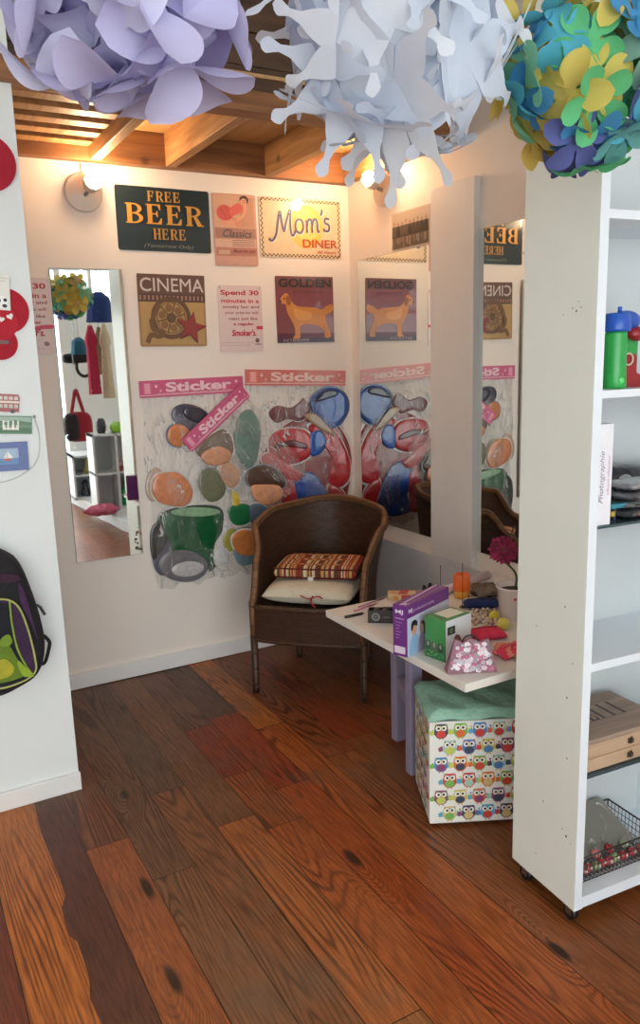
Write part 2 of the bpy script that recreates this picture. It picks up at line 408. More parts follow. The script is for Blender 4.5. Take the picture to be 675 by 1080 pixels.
def floor_mat():
    k = N('old_pine_boards'); tc = k.add('ShaderNodeTexCoord')
    a = k.add('ShaderNodeVertexColor'); a.layer_name = 'Col'
    at2 = k.add('ShaderNodeUVMap'); at2.uv_map = 'UVMap'      # per-board offset so the grain differs
    mp = k.add('ShaderNodeMapping'); mp.inputs['Scale'].default_value = (26, 1.5, 1); k.link(at2.outputs[0], mp.inputs[0])
    # cathedral grain: rings of a slowly varying field stretched along the board
    mp2 = k.add('ShaderNodeMapping'); mp2.inputs['Scale'].default_value = (5.5, .42, 1); k.link(at2.outputs[0], mp2.inputs[0])
    nA = k.add('ShaderNodeTexNoise'); nA.inputs['Scale'].default_value = 1.0; nA.inputs['Detail'].default_value = 1.5; nA.inputs['Roughness'].default_value = .4; k.link(mp2.outputs[0], nA.inputs['Vector'])
    field = nA.outputs['Fac']; dark = None
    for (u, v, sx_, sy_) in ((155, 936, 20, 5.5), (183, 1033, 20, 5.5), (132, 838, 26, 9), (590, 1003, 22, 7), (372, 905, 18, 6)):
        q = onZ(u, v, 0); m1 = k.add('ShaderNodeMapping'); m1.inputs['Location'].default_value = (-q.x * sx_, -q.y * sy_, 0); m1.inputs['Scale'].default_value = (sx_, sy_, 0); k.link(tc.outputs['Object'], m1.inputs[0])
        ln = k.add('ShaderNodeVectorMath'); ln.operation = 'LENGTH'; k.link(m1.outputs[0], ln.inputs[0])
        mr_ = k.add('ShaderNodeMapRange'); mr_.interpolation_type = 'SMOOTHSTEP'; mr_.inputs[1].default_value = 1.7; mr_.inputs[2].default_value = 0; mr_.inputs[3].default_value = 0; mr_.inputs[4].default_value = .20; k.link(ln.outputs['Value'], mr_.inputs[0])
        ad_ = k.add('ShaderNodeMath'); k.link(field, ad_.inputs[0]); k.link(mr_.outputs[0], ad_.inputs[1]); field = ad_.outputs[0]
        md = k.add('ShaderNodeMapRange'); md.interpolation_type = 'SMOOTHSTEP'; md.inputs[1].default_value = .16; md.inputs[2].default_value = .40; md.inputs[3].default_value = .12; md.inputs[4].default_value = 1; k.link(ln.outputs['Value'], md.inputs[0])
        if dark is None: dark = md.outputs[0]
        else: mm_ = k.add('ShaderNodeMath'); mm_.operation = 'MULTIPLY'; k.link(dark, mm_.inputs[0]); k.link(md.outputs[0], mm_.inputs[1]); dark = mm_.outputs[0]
    mu = k.add('ShaderNodeMath'); mu.operation = 'MULTIPLY'; mu.inputs[1].default_value = 260; k.link(field, mu.inputs[0])
    si = k.add('ShaderNodeMath'); si.operation = 'SINE'; k.link(mu.outputs[0], si.inputs[0])
    rg = k.ramp([(0.0, (.36, .29, .25, 1)), (0.22, (.70, .66, .62, 1)), (0.45, (.95, .94, .93, 1)), (1.0, (1.08, 1.07, 1.06, 1))])
    mr = k.add('ShaderNodeMapRange'); mr.inputs[1].default_value = -1; mr.inputs[2].default_value = 1; k.link(si.outputs[0], mr.inputs[0]); k.link(mr.outputs[0], rg.inputs[0])
    # fine fibres
    nB = k.add('ShaderNodeTexNoise'); nB.inputs['Scale'].default_value = 6; nB.inputs['Detail'].default_value = 5; k.link(mp.outputs[0], nB.inputs['Vector'])
    rb = k.ramp([(0.32, (.56, .50, .46, 1)), (0.62, (1.08, 1.08, 1.08, 1))]); k.link(nB.outputs['Fac'], rb.inputs[0])
    # how strongly a board shows its rings
    nM = k.add('ShaderNodeTexNoise'); nM.inputs['Scale'].default_value = 1.1; nM.inputs['Detail'].default_value = 2; k.link(at2.outputs[0], nM.inputs['Vector'])
    rm = k.ramp([(0.40, (.15, .15, .15, 1)), (0.60, (1, 1, 1, 1))]); k.link(nM.outputs['Fac'], rm.inputs[0])
    c1 = k.mix(rm.outputs[0], a.outputs['Color'], k.mix(1.0, a.outputs['Color'], rg.outputs[0], 'MULTIPLY'))
    c2 = k.mix(1.0, c1, rb.outputs[0], 'MULTIPLY')
    # worn grey patches
    nW = k.add('ShaderNodeTexNoise'); nW.inputs['Scale'].default_value = 2.1; nW.inputs['Detail'].default_value = 6; nW.inputs['Roughness'].default_value = .6; k.link(tc.outputs['Object'], nW.inputs['Vector'])
    rw = k.ramp([(0.54, (0, 0, 0, 1)), (0.70, (.62, .62, .62, 1))]); k.link(nW.outputs['Fac'], rw.inputs[0])
    c3 = k.mix(rw.outputs[0], c2, rgba((104, 84, 66)))
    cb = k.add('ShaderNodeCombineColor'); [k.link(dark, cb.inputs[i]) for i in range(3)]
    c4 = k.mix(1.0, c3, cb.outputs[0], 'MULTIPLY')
    k.link(c4, k.b.inputs['Base Color'])
    rr = k.ramp([(0.3, (.30, .30, .30, 1)), (0.7, (.52, .52, .52, 1))]); k.link(nW.outputs['Fac'], rr.inputs[0]); k.link(rr.outputs[0], k.b.inputs['Roughness'])
    k.b.inputs['Specular IOR Level'].default_value = .4
    k.bump(nB.outputs['Fac'], .12, .004)
    return k.m
M_FLOOR = floor_mat()
def tone(c):
    g = (c[0] * .35 + c[1] * .5 + c[2] * .15); return tuple(max(0, (q * .99 + g * .01) * 1.04) for q in c)
fl = MB(); rnd = random.Random(3)
edges = [(-.40, (96, 48, 24)), (-.27, (110, 58, 28)), (-.135, (124, 64, 28)), (0, (120, 56, 26)), (.135, (176, 100, 38)), (.285, (86, 44, 28)), (.40, (146, 80, 40)), (.537, (122, 80, 50)), (.67, (124, 78, 46)),
         (.80, (156, 90, 44)), (.935, (150, 78, 34)), (1.065, (150, 72, 30)), (1.20, (158, 84, 36)), (1.325, (138, 80, 42)), (1.455, (126, 74, 36)), (1.59, (136, 74, 36)), (1.72, (112, 64, 34)), (1.85, (104, 60, 34)), (1.98, (104, 60, 34)), (2.11, (104, 60, 34))]
x = -.40
while x > XL: 
    x -= .134; edges.insert(0, (x, rnd.choice([(112, 58, 30), (134, 76, 38), (98, 52, 28), (120, 72, 42)])))
joints = {.935: [(-1.75, None), (2.1, (140, 74, 34)), (2.47, (128, 52, 26)), (2.9, (104, 66, 44))], 1.065: [(-1.75, None), (2.3, (138, 58, 28)), (2.95, (92, 62, 44))], .80: [(-1.75, (146, 92, 50)), (1.27, None), (2.2, (118, 78, 50))],
          .537: [(-1.75, None), (2.05, (108, 72, 48))], .67: [(-1.75, None), (2.5, (96, 68, 48))], 1.20: [(-1.75, None), (2.75, (166, 98, 40))], .40: [(-1.75, None), (2.3, (112, 66, 40))]}
stain = sorted([(q.y, q.x) for q in (onZ(u / 3, 820 + v / 3, 0) for u, v in ((110, 90), (128, 170), (160, 250), (185, 310), (207, 375), (196, 412), (203, 450), (218, 500), (245, 520), (262, 570), (283, 640), (285, 700), (318, 770), (345, 860)))])
stain = [(YF - .3, .285)] + [(stain[0][0] - .3, .29)] + stain + [(YB + .05, .27)]
def strip(L, R, c, ox, oy, x0_):
    """a board between two wavy edges given at the same y values"""
    for (ya, xa), (yb, xb), (_, xc), (_, xd) in zip(L, L[1:], R, R[1:]):
        b = len(fl.v)
        for p_ in ((xa, ya), (xc, ya), (xd, yb), (xb, yb)): fl.v.append(Vector((p_[0], p_[1], 0)))
        fl._face([b, b + 1, b + 2, b + 3], lin(tone(c)), False, [(q_[0] - x0_ + ox, q_[1] + oy) for q_ in ((xa, ya), (xc, ya), (xd, yb), (xb, yb))])
strip([(y_, .1362) for y_, _ in stain], stain, (176, 100, 38), 3.3, 7.7, .135)
strip(stain, [(y_, .3988) for y_, _ in stain], (86, 44, 28), 11.1, 2.2, .285)
for i, (xe, c) in enumerate(edges):
    if xe in (.135, .285): continue
    x1 = edges[i + 1][0] if i + 1 < len(edges) else XR + .05
    js = joints.get(xe, [(YF - .3, None)] + ([(rnd.uniform(-.5, 3.2), tuple(int(q * rnd.uniform(.85, 1.12)) for q in c))] if xe < .1 or xe > 1.3 else []))
    for j, (ys, cc) in enumerate(js):
        ye = js[j + 1][0] if j + 1 < len(js) else YB + .05
        ys = YF - .3 if j == 0 else ys
        g = .0012; b = len(fl.v); ox, oy = rnd.uniform(0, 50), rnd.uniform(0, 50)
        for (px, py) in ((xe + g, ys + g), (x1 - g, ys + g), (x1 - g, ye - g), (xe + g, ye - g)): fl.v.append(Vector((px, py, 0)))
        fl._face([b, b + 1, b + 2, b + 3], lin(tone(cc or c)), False, [(0 + ox, ys + oy), (x1 - xe + ox, ys + oy), (x1 - xe + ox, ye + oy), (ox, ye + oy)])
fl.box((XL, YF - .3, -.05), (XR + .05, YB + .05, -.003), lin((30, 18, 12)))
struct(fl.build('floor', M_FLOOR))

def sbox(name, lo, hi, m, bevel=0.0):
    return struct(MB().box(lo, hi, W, None, bevel).build(name, m))
sbox('wall_back', (XL, YB, 0), (XR + .1, YB + .1, 3.0), M_WALL)
sbox('wall_right', (XR, YF, 0), (XR + .1, YB, 3.0), M_WALL)
sbox('wall_partition', (XL, YP, 0), (.470, YP + .09, 3.0), M_PART)
sbox('wall_left', (XL - .1, YF, 0), (XL, YB + .1, 3.0), M_WALL)
sbox('baseboard_partition', (XL, YP - .016, 0), (.474, YP, .066), M_TRIM, .003)
sbox('baseboard_back', (.0, YB - .014, .004), (XR - .03, YB, .080), M_TRIM, .003)
# dado along the right wall with its ledge, and the upright board between the two mirrors
sbox('trim_1', (XR - .034, .9, .0), (XR, YB - .014, .575), M_DADO, .004)
p = onX(454, 400, XR - .034); q = onX(498.5, 400, XR - .034)
sbox('trim_2', (XR - .034, q.y, .575), (XR, p.y, 2.185), M_TRIM, .003)
# shop front: low sill, posts and header round a wide opening; daylight comes in here
sbox('wall_front', (XL, YF - .1, 2.62), (XR + .1, YF, 3.0), M_PART)
sbox('wall_front_side', (1.56, YF - .09, 0), (XR, YF - .01, 2.02), M_PART)
fw = MB()
for xa in (XL, -.95, 1.50, XR - .06): fw.box((xa, YF - .09, 0 if xa < 1.55 else 2.02), (xa + .06, YF - .005, 2.62), W)
fw.box((XL, YF - .09, 2.02), (XR, YF - .005, 2.08), W); fw.box((1.85, YF - .08, 2.08), (1.89, YF - .02, 2.62), W)
struct(fw.build('window_1', M_TRIM))
sbox('ceiling', (XL, YF - .1, ZC), (XR + .1, YB + .1, ZC + .06), M_TRIM)
# mezzanine: dark boards on the front, plywood ceiling over joists, roofing slats on the left
sbox('beam_front', (XL, 2.655, 2.335), (XR, 2.735, 2.405), M_BEAM, .004)
for i in range(5):
    sbox('trim_%d' % (3 + i), (XL, 2.745 + .004 * (i % 2), 2.405 + i * .11), (XR, 2.775, 2.512 + i * .11), M_DARKW, .003)
sbox('ceiling_ply', (.90, 2.73, 2.475), (XR, YB, 2.487), M_PLY)
sbox('beam_back', (XL, YB - .05, 2.335), (XR, YB, 2.475), M_BEAM, .004)
for xa in (.905, 1.235, 1.72, 2.15):
    sbox('beam_joist', (xa, 2.735, 2.337), (xa + .045, YB - .05, 2.475), M_JOIST, .003)
for i in range(6):
    y0 = YB - .05 - .135 * i
    sbox('ceiling_slat', (XL, y0 - .07, 2.39), (.905, y0, 2.41), M_JOIST, .003)
sbox('ceiling_dark', (XL, 2.73, 2.47), (.905, YB, 2.487), M_DARKW)

# ------------------------------------------------------------------ light
wd = bpy.data.worlds.new('daylight'); SC.world = wd; wd.use_nodes = True
bg = wd.node_tree.nodes['Background']; bg.inputs[0].default_value = (.93, 1.0, 1.0, 1); bg.inputs[1].default_value = 4.3
pa = bpy.data.lights.new('portal', 'AREA'); pa.shape = 'RECTANGLE'; pa.size = XR - XL; pa.size_y = 2.62; pa.cycles.is_portal = True
po = bpy.data.objects.new('portal', pa); COL.objects.link(po); po.location = ((XL + XR) / 2, YF - .12, 1.31); po.rotation_euler = (PI / 2, 0, PI)
SC.view_settings.view_transform = 'Standard'; SC.view_settings.look = 'None'; SC.view_settings.gamma = 1.0; SC.view_settings.use_curve_mapping = False
SC.view_settings.exposure = 0.10
SC.cycles.use_denoising = True; SC.cycles.max_bounces = 10; SC.cycles.diffuse_bounces = 5; SC.cycles.glossy_bounces = 5; SC.cycles.transparent_max_bounces = 24; SC.cycles.sample_clamp_indirect = 6.0
SC.cycles.caustics_reflective = False

def glow(name, c, s):
    k = N(name); k.b.inputs['Base Color'].default_value = c + (1,); k.b.inputs['Emission Color'].default_value = c + (1,); k.b.inputs['Emission Strength'].default_value = s; return k.m
M_BULB = glow('warm_bulb', (1.0, .68, .40), 360.0)
M_ENAMEL = mat('white_enamel', (226, 216, 204), .35)
def spot(loc, rz, label):
    t = thing('wall_spotlight', label, 'lamp', loc, rz, 'round wall spotlights')
    R = Matrix.Rotation(PI / 2, 4, 'X')
    MB().lathe([(.0, 0), (.076, 0), (.080, .004), (.080, .012), (.072, .018), (0, .020)], 40, M=R).build('base_plate', M_ENAMEL, t)
    MB().tube([(0.005, -.018, -.01), (.008, -.04, -.005), (.012, -.055, .008)], .008, 10).build('arm', M_STEEL, t)
    A = Matrix.Translation((.015, -.052, .012)) @ Matrix.Rotation(math.radians(68), 4, 'X') @ Matrix.Rotation(math.radians(8), 4, 'Y')
    MB().lathe([(.018, 0), (.030, .008), (.036, .03), (.0365, .05), (.033, .05), (.028, .02), (.0, .012)], 28, M=A).build('lamp_head', M_ENAMEL, t)
    MB().ell((0, 0, 0), (.031, .031, .026), n=20, M=None).build('bulb', M_BULB, t).matrix_local = A @ Matrix.Translation((0, 0, .062))
    MB().tube([(0, -.012, .075), (-.002, -.008, .11), (.004, -.004, .14)], .004, 8).build('cable', M_ENAMEL, t)
spot((.876, YB, 2.212), 0, 'round white wall spotlight above the tall frameless mirror')
spot((XR, 3.25, 2.262), -PI / 2 , 'round white wall spotlight in the corner above the black and white print')

# ------------------------------------------------------------------ mirrors
def mirror(label, loc, rz, w, h, group=None):
    t = thing('wall_mirror', label, 'mirror', loc, rz, group)
    MB().box((-w / 2, -.005, 0), (w / 2, -.0008, h), W).build('glass', M_MIRROR, t)
    MB().box((-w / 2 - .0015, -.0008, -.0015), (w / 2 + .0015, .0, h + .0015), lin((60, 58, 54))).build('backing', M_BLACK, t)
    return t
a, b = onY(50, 284, YB - .005), onY(150, 584, YB - .005)
t = mirror('tall narrow frameless mirror on the back wall beside the partition', (.860, YB - .0070, .607), -.027, .305, 1.292)
br = MB(); 
for i in range(9): br.ell((.12 + .02 * random.random(), -.0055, .02 + .09 * random.random()), (.004 + .006 * random.random(), .0004, .004 + .006 * random.random()), lin((74, 70, 50)), 10)
br.build('worn_silvering', M_COL, t)
y0, y1 = onX(378, 300, XR - .004).y, p.y - .002
zb, zt = .645, 1.965
t = mirror('wide frameless mirror on the right wall nearest the corner, behind the wicker chair', (XR - .001, (y0 + y1) / 2, zb), -PI / 2 , abs(y0 - y1), zt - zb)
y2 = onX(500.5, 400, XR - .004).y
t = mirror('frameless mirror on the right wall behind the potted gerbera', (XR - .002, y2 - .3, zb), -PI / 2, .6, 1.335)

# ------------------------------------------------------------------ tin signs on the walls
def rrect(w, h, r, n=5):
    pts = []
    for cx_, cz_, a0 in ((w / 2 - r, h / 2 - r, 0), (-w / 2 + r, h / 2 - r, PI / 2), (-w / 2 + r, -h / 2 + r, PI), (w / 2 - r, -h / 2 + r, 1.5 * PI)):
        pts += arc(cx_, cz_, r, r, a0, a0 + PI / 2, n)
    return pts
def sign(name, label, quad=None, c=(255, 255, 255), cat='sign', loc=None, size=None, rz=0, roll=0.0, group=None, r=.010, wall='back', bend=.0):
    if quad:
        P = [onY(u, v, YB - .006) for u, v in quad]
        x0, x1 = (P[0].x + P[3].x) / 2, (P[1].x + P[2].x) / 2; z1, z0 = (P[0].z + P[1].z) / 2, (P[2].z + P[3].z) / 2
        loc = ((x0 + x1) / 2, YB - .0002, (z0 + z1) / 2); size = (x1 - x0, z1 - z0)
        roll = -((P[1].z - P[0].z) + (P[2].z - P[3].z)) / 2 / (x1 - x0)
    w, h = size
    t = thing(name, label, cat, loc, 0, group, rot=(0, roll, rz))
    MB().prism(rrect(w, h, r), -.004, 0, lin(c), smooth=False).build('panel', M_TIN, t)
    return t, Ink(w, h), w, h

# FREE BEER HERE
t, k, w, h = sign('tin_sign', 'dark green FREE BEER HERE tin sign with gold serif lettering', [(119, 194), (220, 202), (223, 267.6), (126.6, 263)], (34, 50, 56))
g = (206, 150, 62)
k.serif('FREE', .33, .06, .69, .22, (196, 150, 76)); k.serif('BEER', .09, .27, .93, .58, g); k.serif('HERE', .36, .65, .72, .82, (186, 138, 66))
lab(k.build('lettering', M_PRINT, t, .0042), 'gold lettering'); k = Ink(w, h)
k.text('(Tomorrow Only)', .27, .885, .80, .955, (142, 140, 126), 0, .25); k.build('small_lettering', M_PRINT, t, .0042)

# pin-up poster: a person in a pink dress
t, k, w, h = sign('tin_sign', 'faded pink tin sign picturing a person in a pink dress leaning forward', [(224, 203), (270, 206), (272, 281), (227, 280)], (206, 160, 142))
k.rect(.03, .02, .97, .47, (214, 170, 144)).rect(.62, .04, .95, .46, (196, 148, 124)).rect(.03, .47, .97, .62, (170, 126, 112)).rect(.03, .62, .97, .74, (212, 176, 158)).rect(.03, .74, .97, .86, (186, 128, 114)).rect(.03, .86, .97, .97, (206, 160, 146))
k.build('background_print', M_PRINT, t, .0042); k = Ink(w, h)
skin = (224, 162, 134); drs = (208, 92, 86)
k.blob([(.40, .32), (.52, .33), (.66, .38), (.64, .44), (.54, .46), (.48, .40)], (212, 148, 122)); k.blob([(.20, .34), (.36, .34), (.48, .38), (.50, .45), (.40, .46), (.34, .42), (.24, .44), (.18, .40)], skin)
k.blob([(.38, .18), (.47, .23), (.46, .30), (.38, .355), (.24, .37), (.13, .335), (.09, .26), (.14, .19), (.26, .155)], drs); k.blob([(.60, .125), (.73, .145), (.74, .20), (.62, .26), (.48, .295), (.36, .27), (.42, .19), (.50, .15)], (218, 104, 96))
k.line([(.16, .21), (.26, .27), (.30, .35)], .003, (176, 70, 68)).line([(.28, .18), (.36, .25), (.38, .33)], .003, (176, 70, 68))
k.blob([(.62, .12), (.70, .105), (.78, .135), (.78, .17), (.70, .16)], skin); k.blob([(.70, .15), (.78, .17), (.76, .26), (.66, .34), (.54, .38), (.52, .355), (.62, .31), (.69, .24)], skin)
k.ell(.725, .085, .078, .058, skin); k.blob([(.63, .085), (.645, .04), (.74, .018), (.82, .05), (.82, .105), (.785, .12), (.775, .07), (.70, .055)], (70, 42, 34)); k.ell(.70, .088, .011, .006, (70, 42, 40)); k.ell(.745, .088, .011, .006, (70, 42, 40)); k.ell(.72, .115, .02, .006, (180, 50, 56))
k.build('figure_print', M_PRINT, t, .0055); k = Ink(w, h)
k.text('Classics', .20, .49, .88, .60, (92, 84, 84), .015, .3)
for i in range(4): k.rect(.40, .635 + i * .026, .94, .645 + i * .026, (150, 112, 104))
k.text('Made for you', .42, .76, .93, .83, (140, 70, 66), .01, .2); k.rect(.08, .78, .34, .84, (206, 170, 150))
k.build('lettering', M_PRINT, t, .0055)

# Mom's DINER
t, k, w, h = sign('tin_sign', "cream Mom's DINER tin sign with a checkered border and yellow sun", [(273, 206), (359, 213), (360, 273), (275, 271)], (224, 202, 168))
for (nx, y0_, x0_, horiz) in ((40, .015, .02, 1), (40, .94, .02, 1), (24, .02, .012, 0), (24, .02, .96, 0)):
    for i in range(nx):
        for j in range(2):
            if (i + j) % 2:
                if horiz: k.rect(x0_ + i * .96 / nx, y0_ + j * .024, x0_ + (i + 1) * .96 / nx, y0_ + (j + 1) * .024, (84, 66, 46))
                else: k.rect(x0_ + j * .014, y0_ + i * .96 / nx, x0_ + (j + 1) * .014, y0_ + (i + 1) * .96 / nx, (84, 66, 46))
k.L and lab(k.build('border_print', M_PRINT, t, .0042, 0), 'checkered border'); k = Ink(w, h)
k.ell(.56, .47, .21, .37, (240, 190, 92)); k.ell(.57, .45, .15, .26, (246, 206, 112)); k.build('sun_print', M_PRINT, t, .0042); k = Ink(w, h)
def script(k, dx_, dy_, wd_, c):
    M_ = [(.10, .66), (.14, .70), (.19, .60), (.215, .40), (.235, .25), (.25, .24), (.265, .42), (.285, .55), (.315, .40), (.355, .22), (.37, .23), (.365, .42), (.375, .60), (.40, .62), (.435, .52)]
    o_ = [(.475 + .048 * math.sin(i / 14 * 6.4), .47 - .115 * math.cos(i / 14 * 6.4)) for i in range(15)]
    m1, m2, m3 = [(.558, .37), (.566, .42), (.57, .59)], [(.57, .48), (.585, .38), (.612, .36), (.630, .42), (.634, .59)], [(.634, .48), (.65, .38), (.678, .36), (.698, .42), (.703, .56), (.73, .57)]
    ap = [(.755, .20), (.76, .24), (.745, .30)]; s_ = [(.85, .37), (.805, .35), (.795, .42), (.845, .47), (.84, .56), (.79, .56), (.775, .52)]
    for st in (M_, o_, m1, m2, m3, ap, s_): k.line([(x_ + dx_, y_ + dy_ - .10 * (x_ - .4)) for x_, y_ in [tuple(q) for q in smooth_open(st, 6)]], wd_, c)
script(k, .006, .012, .015, (240, 232, 216)); script(k, 0, 0, .0112, (84, 80, 118))
k.text('DINER', .51, .68, .95, .82, (186, 78, 40), .02); k.text('All Hours', .68, .86, .93, .92, (186, 70, 60), .01, .3)
k.build('lettering', M_PRINT, t, .0045)

# CINEMA
t, k, w, h = sign('tin_sign', 'brown CINEMA tin sign with a film reel and a red star', [(144, 288), (215, 291), (219, 365), (148.5, 365.7)], (166, 128, 84))
k.rect(.0, .0, 1, .27, (104, 74, 60)).rect(0, .27, 1, .38, (84, 58, 48)).rect(.03, .38, .97, .97, (186, 150, 94))
for i in range(16): k.rect(.02 + i * .061, .29, .05 + i * .061, .355, (160, 120, 100))
k.build('background_print', M_PRINT, t, .0042, 0.0001); k = Ink(w, h)
k.ring(.47, .60, .235, .30, (104, 74, 50)); k.ring(.47, .60, .20, .225, (142, 108, 66)); k.ell(.47, .60, .07, .07, (96, 66, 42))
for i in range(6):
    a = i * PI / 3 + .3; k.ell(.47 + .14 * math.cos(a), .60 + .14 * math.sin(a), .055, .055, (140, 100, 60))
    k.line([(.47, .60), (.47 + .22 * math.cos(a + .5), .60 + .22 * math.sin(a + .5))], .007, (110, 80, 52))
k.line([tuple(q) for q in smooth_open([(.17, .62), (.20, .76), (.34, .80), (.28, .86), (.16, .84), (.10, .95)], 5)], .022, (118, 84, 54)); k.line([(.30, .40), (.22, .55), (.17, .66)], .02, (118, 84, 54))
k.build('reel_print', M_PRINT, t, .0055); k = Ink(w, h)
k.star(.76, .74, .245, (86, 34, 34), 12); k.star(.76, .73, .225, (146, 52, 48), 12); lab(k.build('star_print', M_PRINT, t, .0095), 'red star'); k = Ink(w, h)
k.text('CINEMA', .03, .045, .985, .245, (150, 132, 124)); k.text('CINEMA', .04, .055, .975, .235, (214, 204, 198)); k.build('lettering', M_PRINT, t, .0055)

# Spend 30 minutes ... twice
def smoky(quad, label):
    t, k, w, h = sign('notice_board', label, quad, (226, 206, 204), group=None)
    r = (190, 44, 66); d = (150, 52, 66)
    k.text('Spend 30', .06, .07, .93, .165, r, .03); k.text('minutes in a', .07, .20, .93, .262, r, .025); k.text('smoky bar and', .10, .295, .93, .355, d, .015); k.text('your arteries will', .14, .385, .90, .44, d, .01)
    k.text('react just like', .22, .475, .88, .53, d, .02); k.text('a regular', .32, .555, .80, .61, r, .03); k.text('Smoker\'s.', .28, .66, .84, .76, r, .035, .15)
    k.build('lettering', M_PRINT, t, .0042); k = Ink(w, h)
    k.rect(.85, .61, 1.0, .66, (200, 60, 86)).line([(.02, .86), (.80, .86)], .0012, (160, 140, 146)).line([(.02, .90), (.70, .90)], .0012, (160, 140, 146))
    k.ell(.86, .83, .05, .035, (120, 96, 104)); k.rect(.80, .88, .95, .895, (120, 96, 104)); k.build('footer_print', M_PRINT, t, .0044)
    for sx in (-1, 1): lab(MB().ell((sx * (w / 2 - .012), -.0045, h / 2 - .012), (.004, .0015, .004), lin((150, 146, 140)), 10).build('screw', M_STEEL, t), 'steel screw head')
smoky([(229, 300), (275, 302), (279, 370), (233, 372)], 'white notice in red lettering between the CINEMA sign and the dog sign')
P0 = onY(30, 292, YB)
t_x1 = .700
t, k, w, h = sign('notice_board', 'white notice in red lettering half hidden between the partition and the tall mirror', None, (226, 206, 204), loc=(t_x1 - .115, YB - .0002, 1.70), size=(.23, .318))
r = (190, 44, 66); d = (150, 52, 66)
k.text('Spend 30', .06, .07, .93, .165, r, .03); k.text('minutes in a', .07, .20, .93, .262, r, .025); k.text('smoky bar and', .10, .295, .93, .355, d, .015); k.text('your arteries will', .14, .385, .90, .44, d, .01)
k.text('react just like', .22, .475, .88, .53, d, .02); k.text('a regular', .32, .555, .80, .61, r, .03); k.text('Smoker\'s.', .28, .66, .84, .76, r, .035, .15); k.build('lettering', M_PRINT, t, .0042)
k = Ink(w, h); k.blob([(.62, .66), (.75, .62), (.99, .61), (.99, .66), (.78, .67), (.66, .71)], (208, 70, 104)).line([(.30, .92), (.80, .92)], .0012, (160, 140, 146)).ell(.86, .86, .05, .03, (150, 110, 120)); k.build('footer_print', M_PRINT, t, .0044)

# GOLDEN RETRIEVER
t, k, w, h = sign('tin_sign', 'purple GOLDEN RETRIEVER tin sign with a standing golden dog', [(290, 291), (351, 292), (353, 360.5), (293.4, 361.7)], (126, 62, 70))
k.rect(.0, .0, 1, .18, (112, 66, 62)).rect(0, .93, 1, 1, (70, 50, 70)).rect(0, .86, 1, .93, (96, 46, 66)); k.build('background_print', M_PRINT, t, .0042, .0001); k = Ink(w, h)
dog = [(.07, .36), (.10, .30), (.17, .25), (.22, .29), (.25, .36), (.34, .44), (.50, .46), (.66, .47), (.78, .50), (.86, .45), (.97, .42), (.99, .50), (.93, .55), (.86, .58), (.85, .66), (.90, .78), (.94, .90), (.92, .93), (.83, .93), (.82, .84), (.74, .76), (.64, .73), (.50, .72), (.40, .75), (.39, .86), (.38, .93), (.27, .935), (.30, .86), (.28, .72), (.21, .60), (.17, .50), (.16, .42), (.10, .41)]
k.blob(dog, (206, 138, 76), 4); k.blob([(.30, .48), (.46, .52), (.60, .55), (.58, .64), (.44, .66), (.32, .62)], (222, 160, 98)); k.blob([(.16, .33), (.20, .29), (.25, .34), (.24, .42), (.19, .43)], (150, 92, 56))
k.ell(.135, .335, .015, .014, (40, 26, 24)); k.ell(.073, .375, .018, .014, (44, 28, 26)); k.line([(.30, .90), (.30, .76)], .003, (170, 106, 60)); k.line([(.86, .90), (.80, .74)], .003, (170, 106, 60))
k.build('dog_print', M_PRINT, t, .0052); k = Ink(w, h)
k.text('GOLDEN', .05, .035, .96, .165, (44, 30, 34), .035); k.text('RETRIEVER', .30, .215, .80, .255, (96, 48, 54)); k.text('RETRIEVER', .10, .945, .55, .985, (190, 160, 160)); k.build('lettering', M_PRINT, t, .0052)

# black and white group print on the right wall
pa_, pb_, pc_ = onX(413, 226, XR - .005), onX(413, 264, XR - .005), onX(453, 213, XR - .005)
w = pa_.y - pc_.y; h = .165
t, k, w, h = sign('photo_print', 'black and white print of people in a row above the corner mirror', None, (206, 190, 176), 'picture', loc=(XR - .0012, (pa_.y + pc_.y) / 2, zt + .006 + h / 2), size=(w, h), rz=-PI / 2, r=.003)
k.rect(.02, .03, .98, .97, (96, 84, 78)); k.rect(.02, .03, .98, .36, (196, 180, 164)); k.rect(.02, .55, .98, .66, (52, 44, 42)); rr_ = random.Random(5)
for i in range(9):
    cx_ = .08 + i * .105; k.blob([(cx_ - .045, .62), (cx_ - .04, .42), (cx_, .35), (cx_ + .04, .42), (cx_ + .045, .62)], rr_.choice([(60, 52, 48), (44, 38, 36), (88, 76, 70)])); k.ell(cx_, .30 + rr_.uniform(-.03, .03), .024, .055, (170, 140, 120))
for i in range(26): k.rect(.03 + i * .0363, .68, .05 + i * .0363, rr_.uniform(.8, .95), rr_.choice([(150, 136, 124), (116, 104, 96), (176, 162, 150)]))
k.build('picture', M_PRINT, t, .0042, .00006)

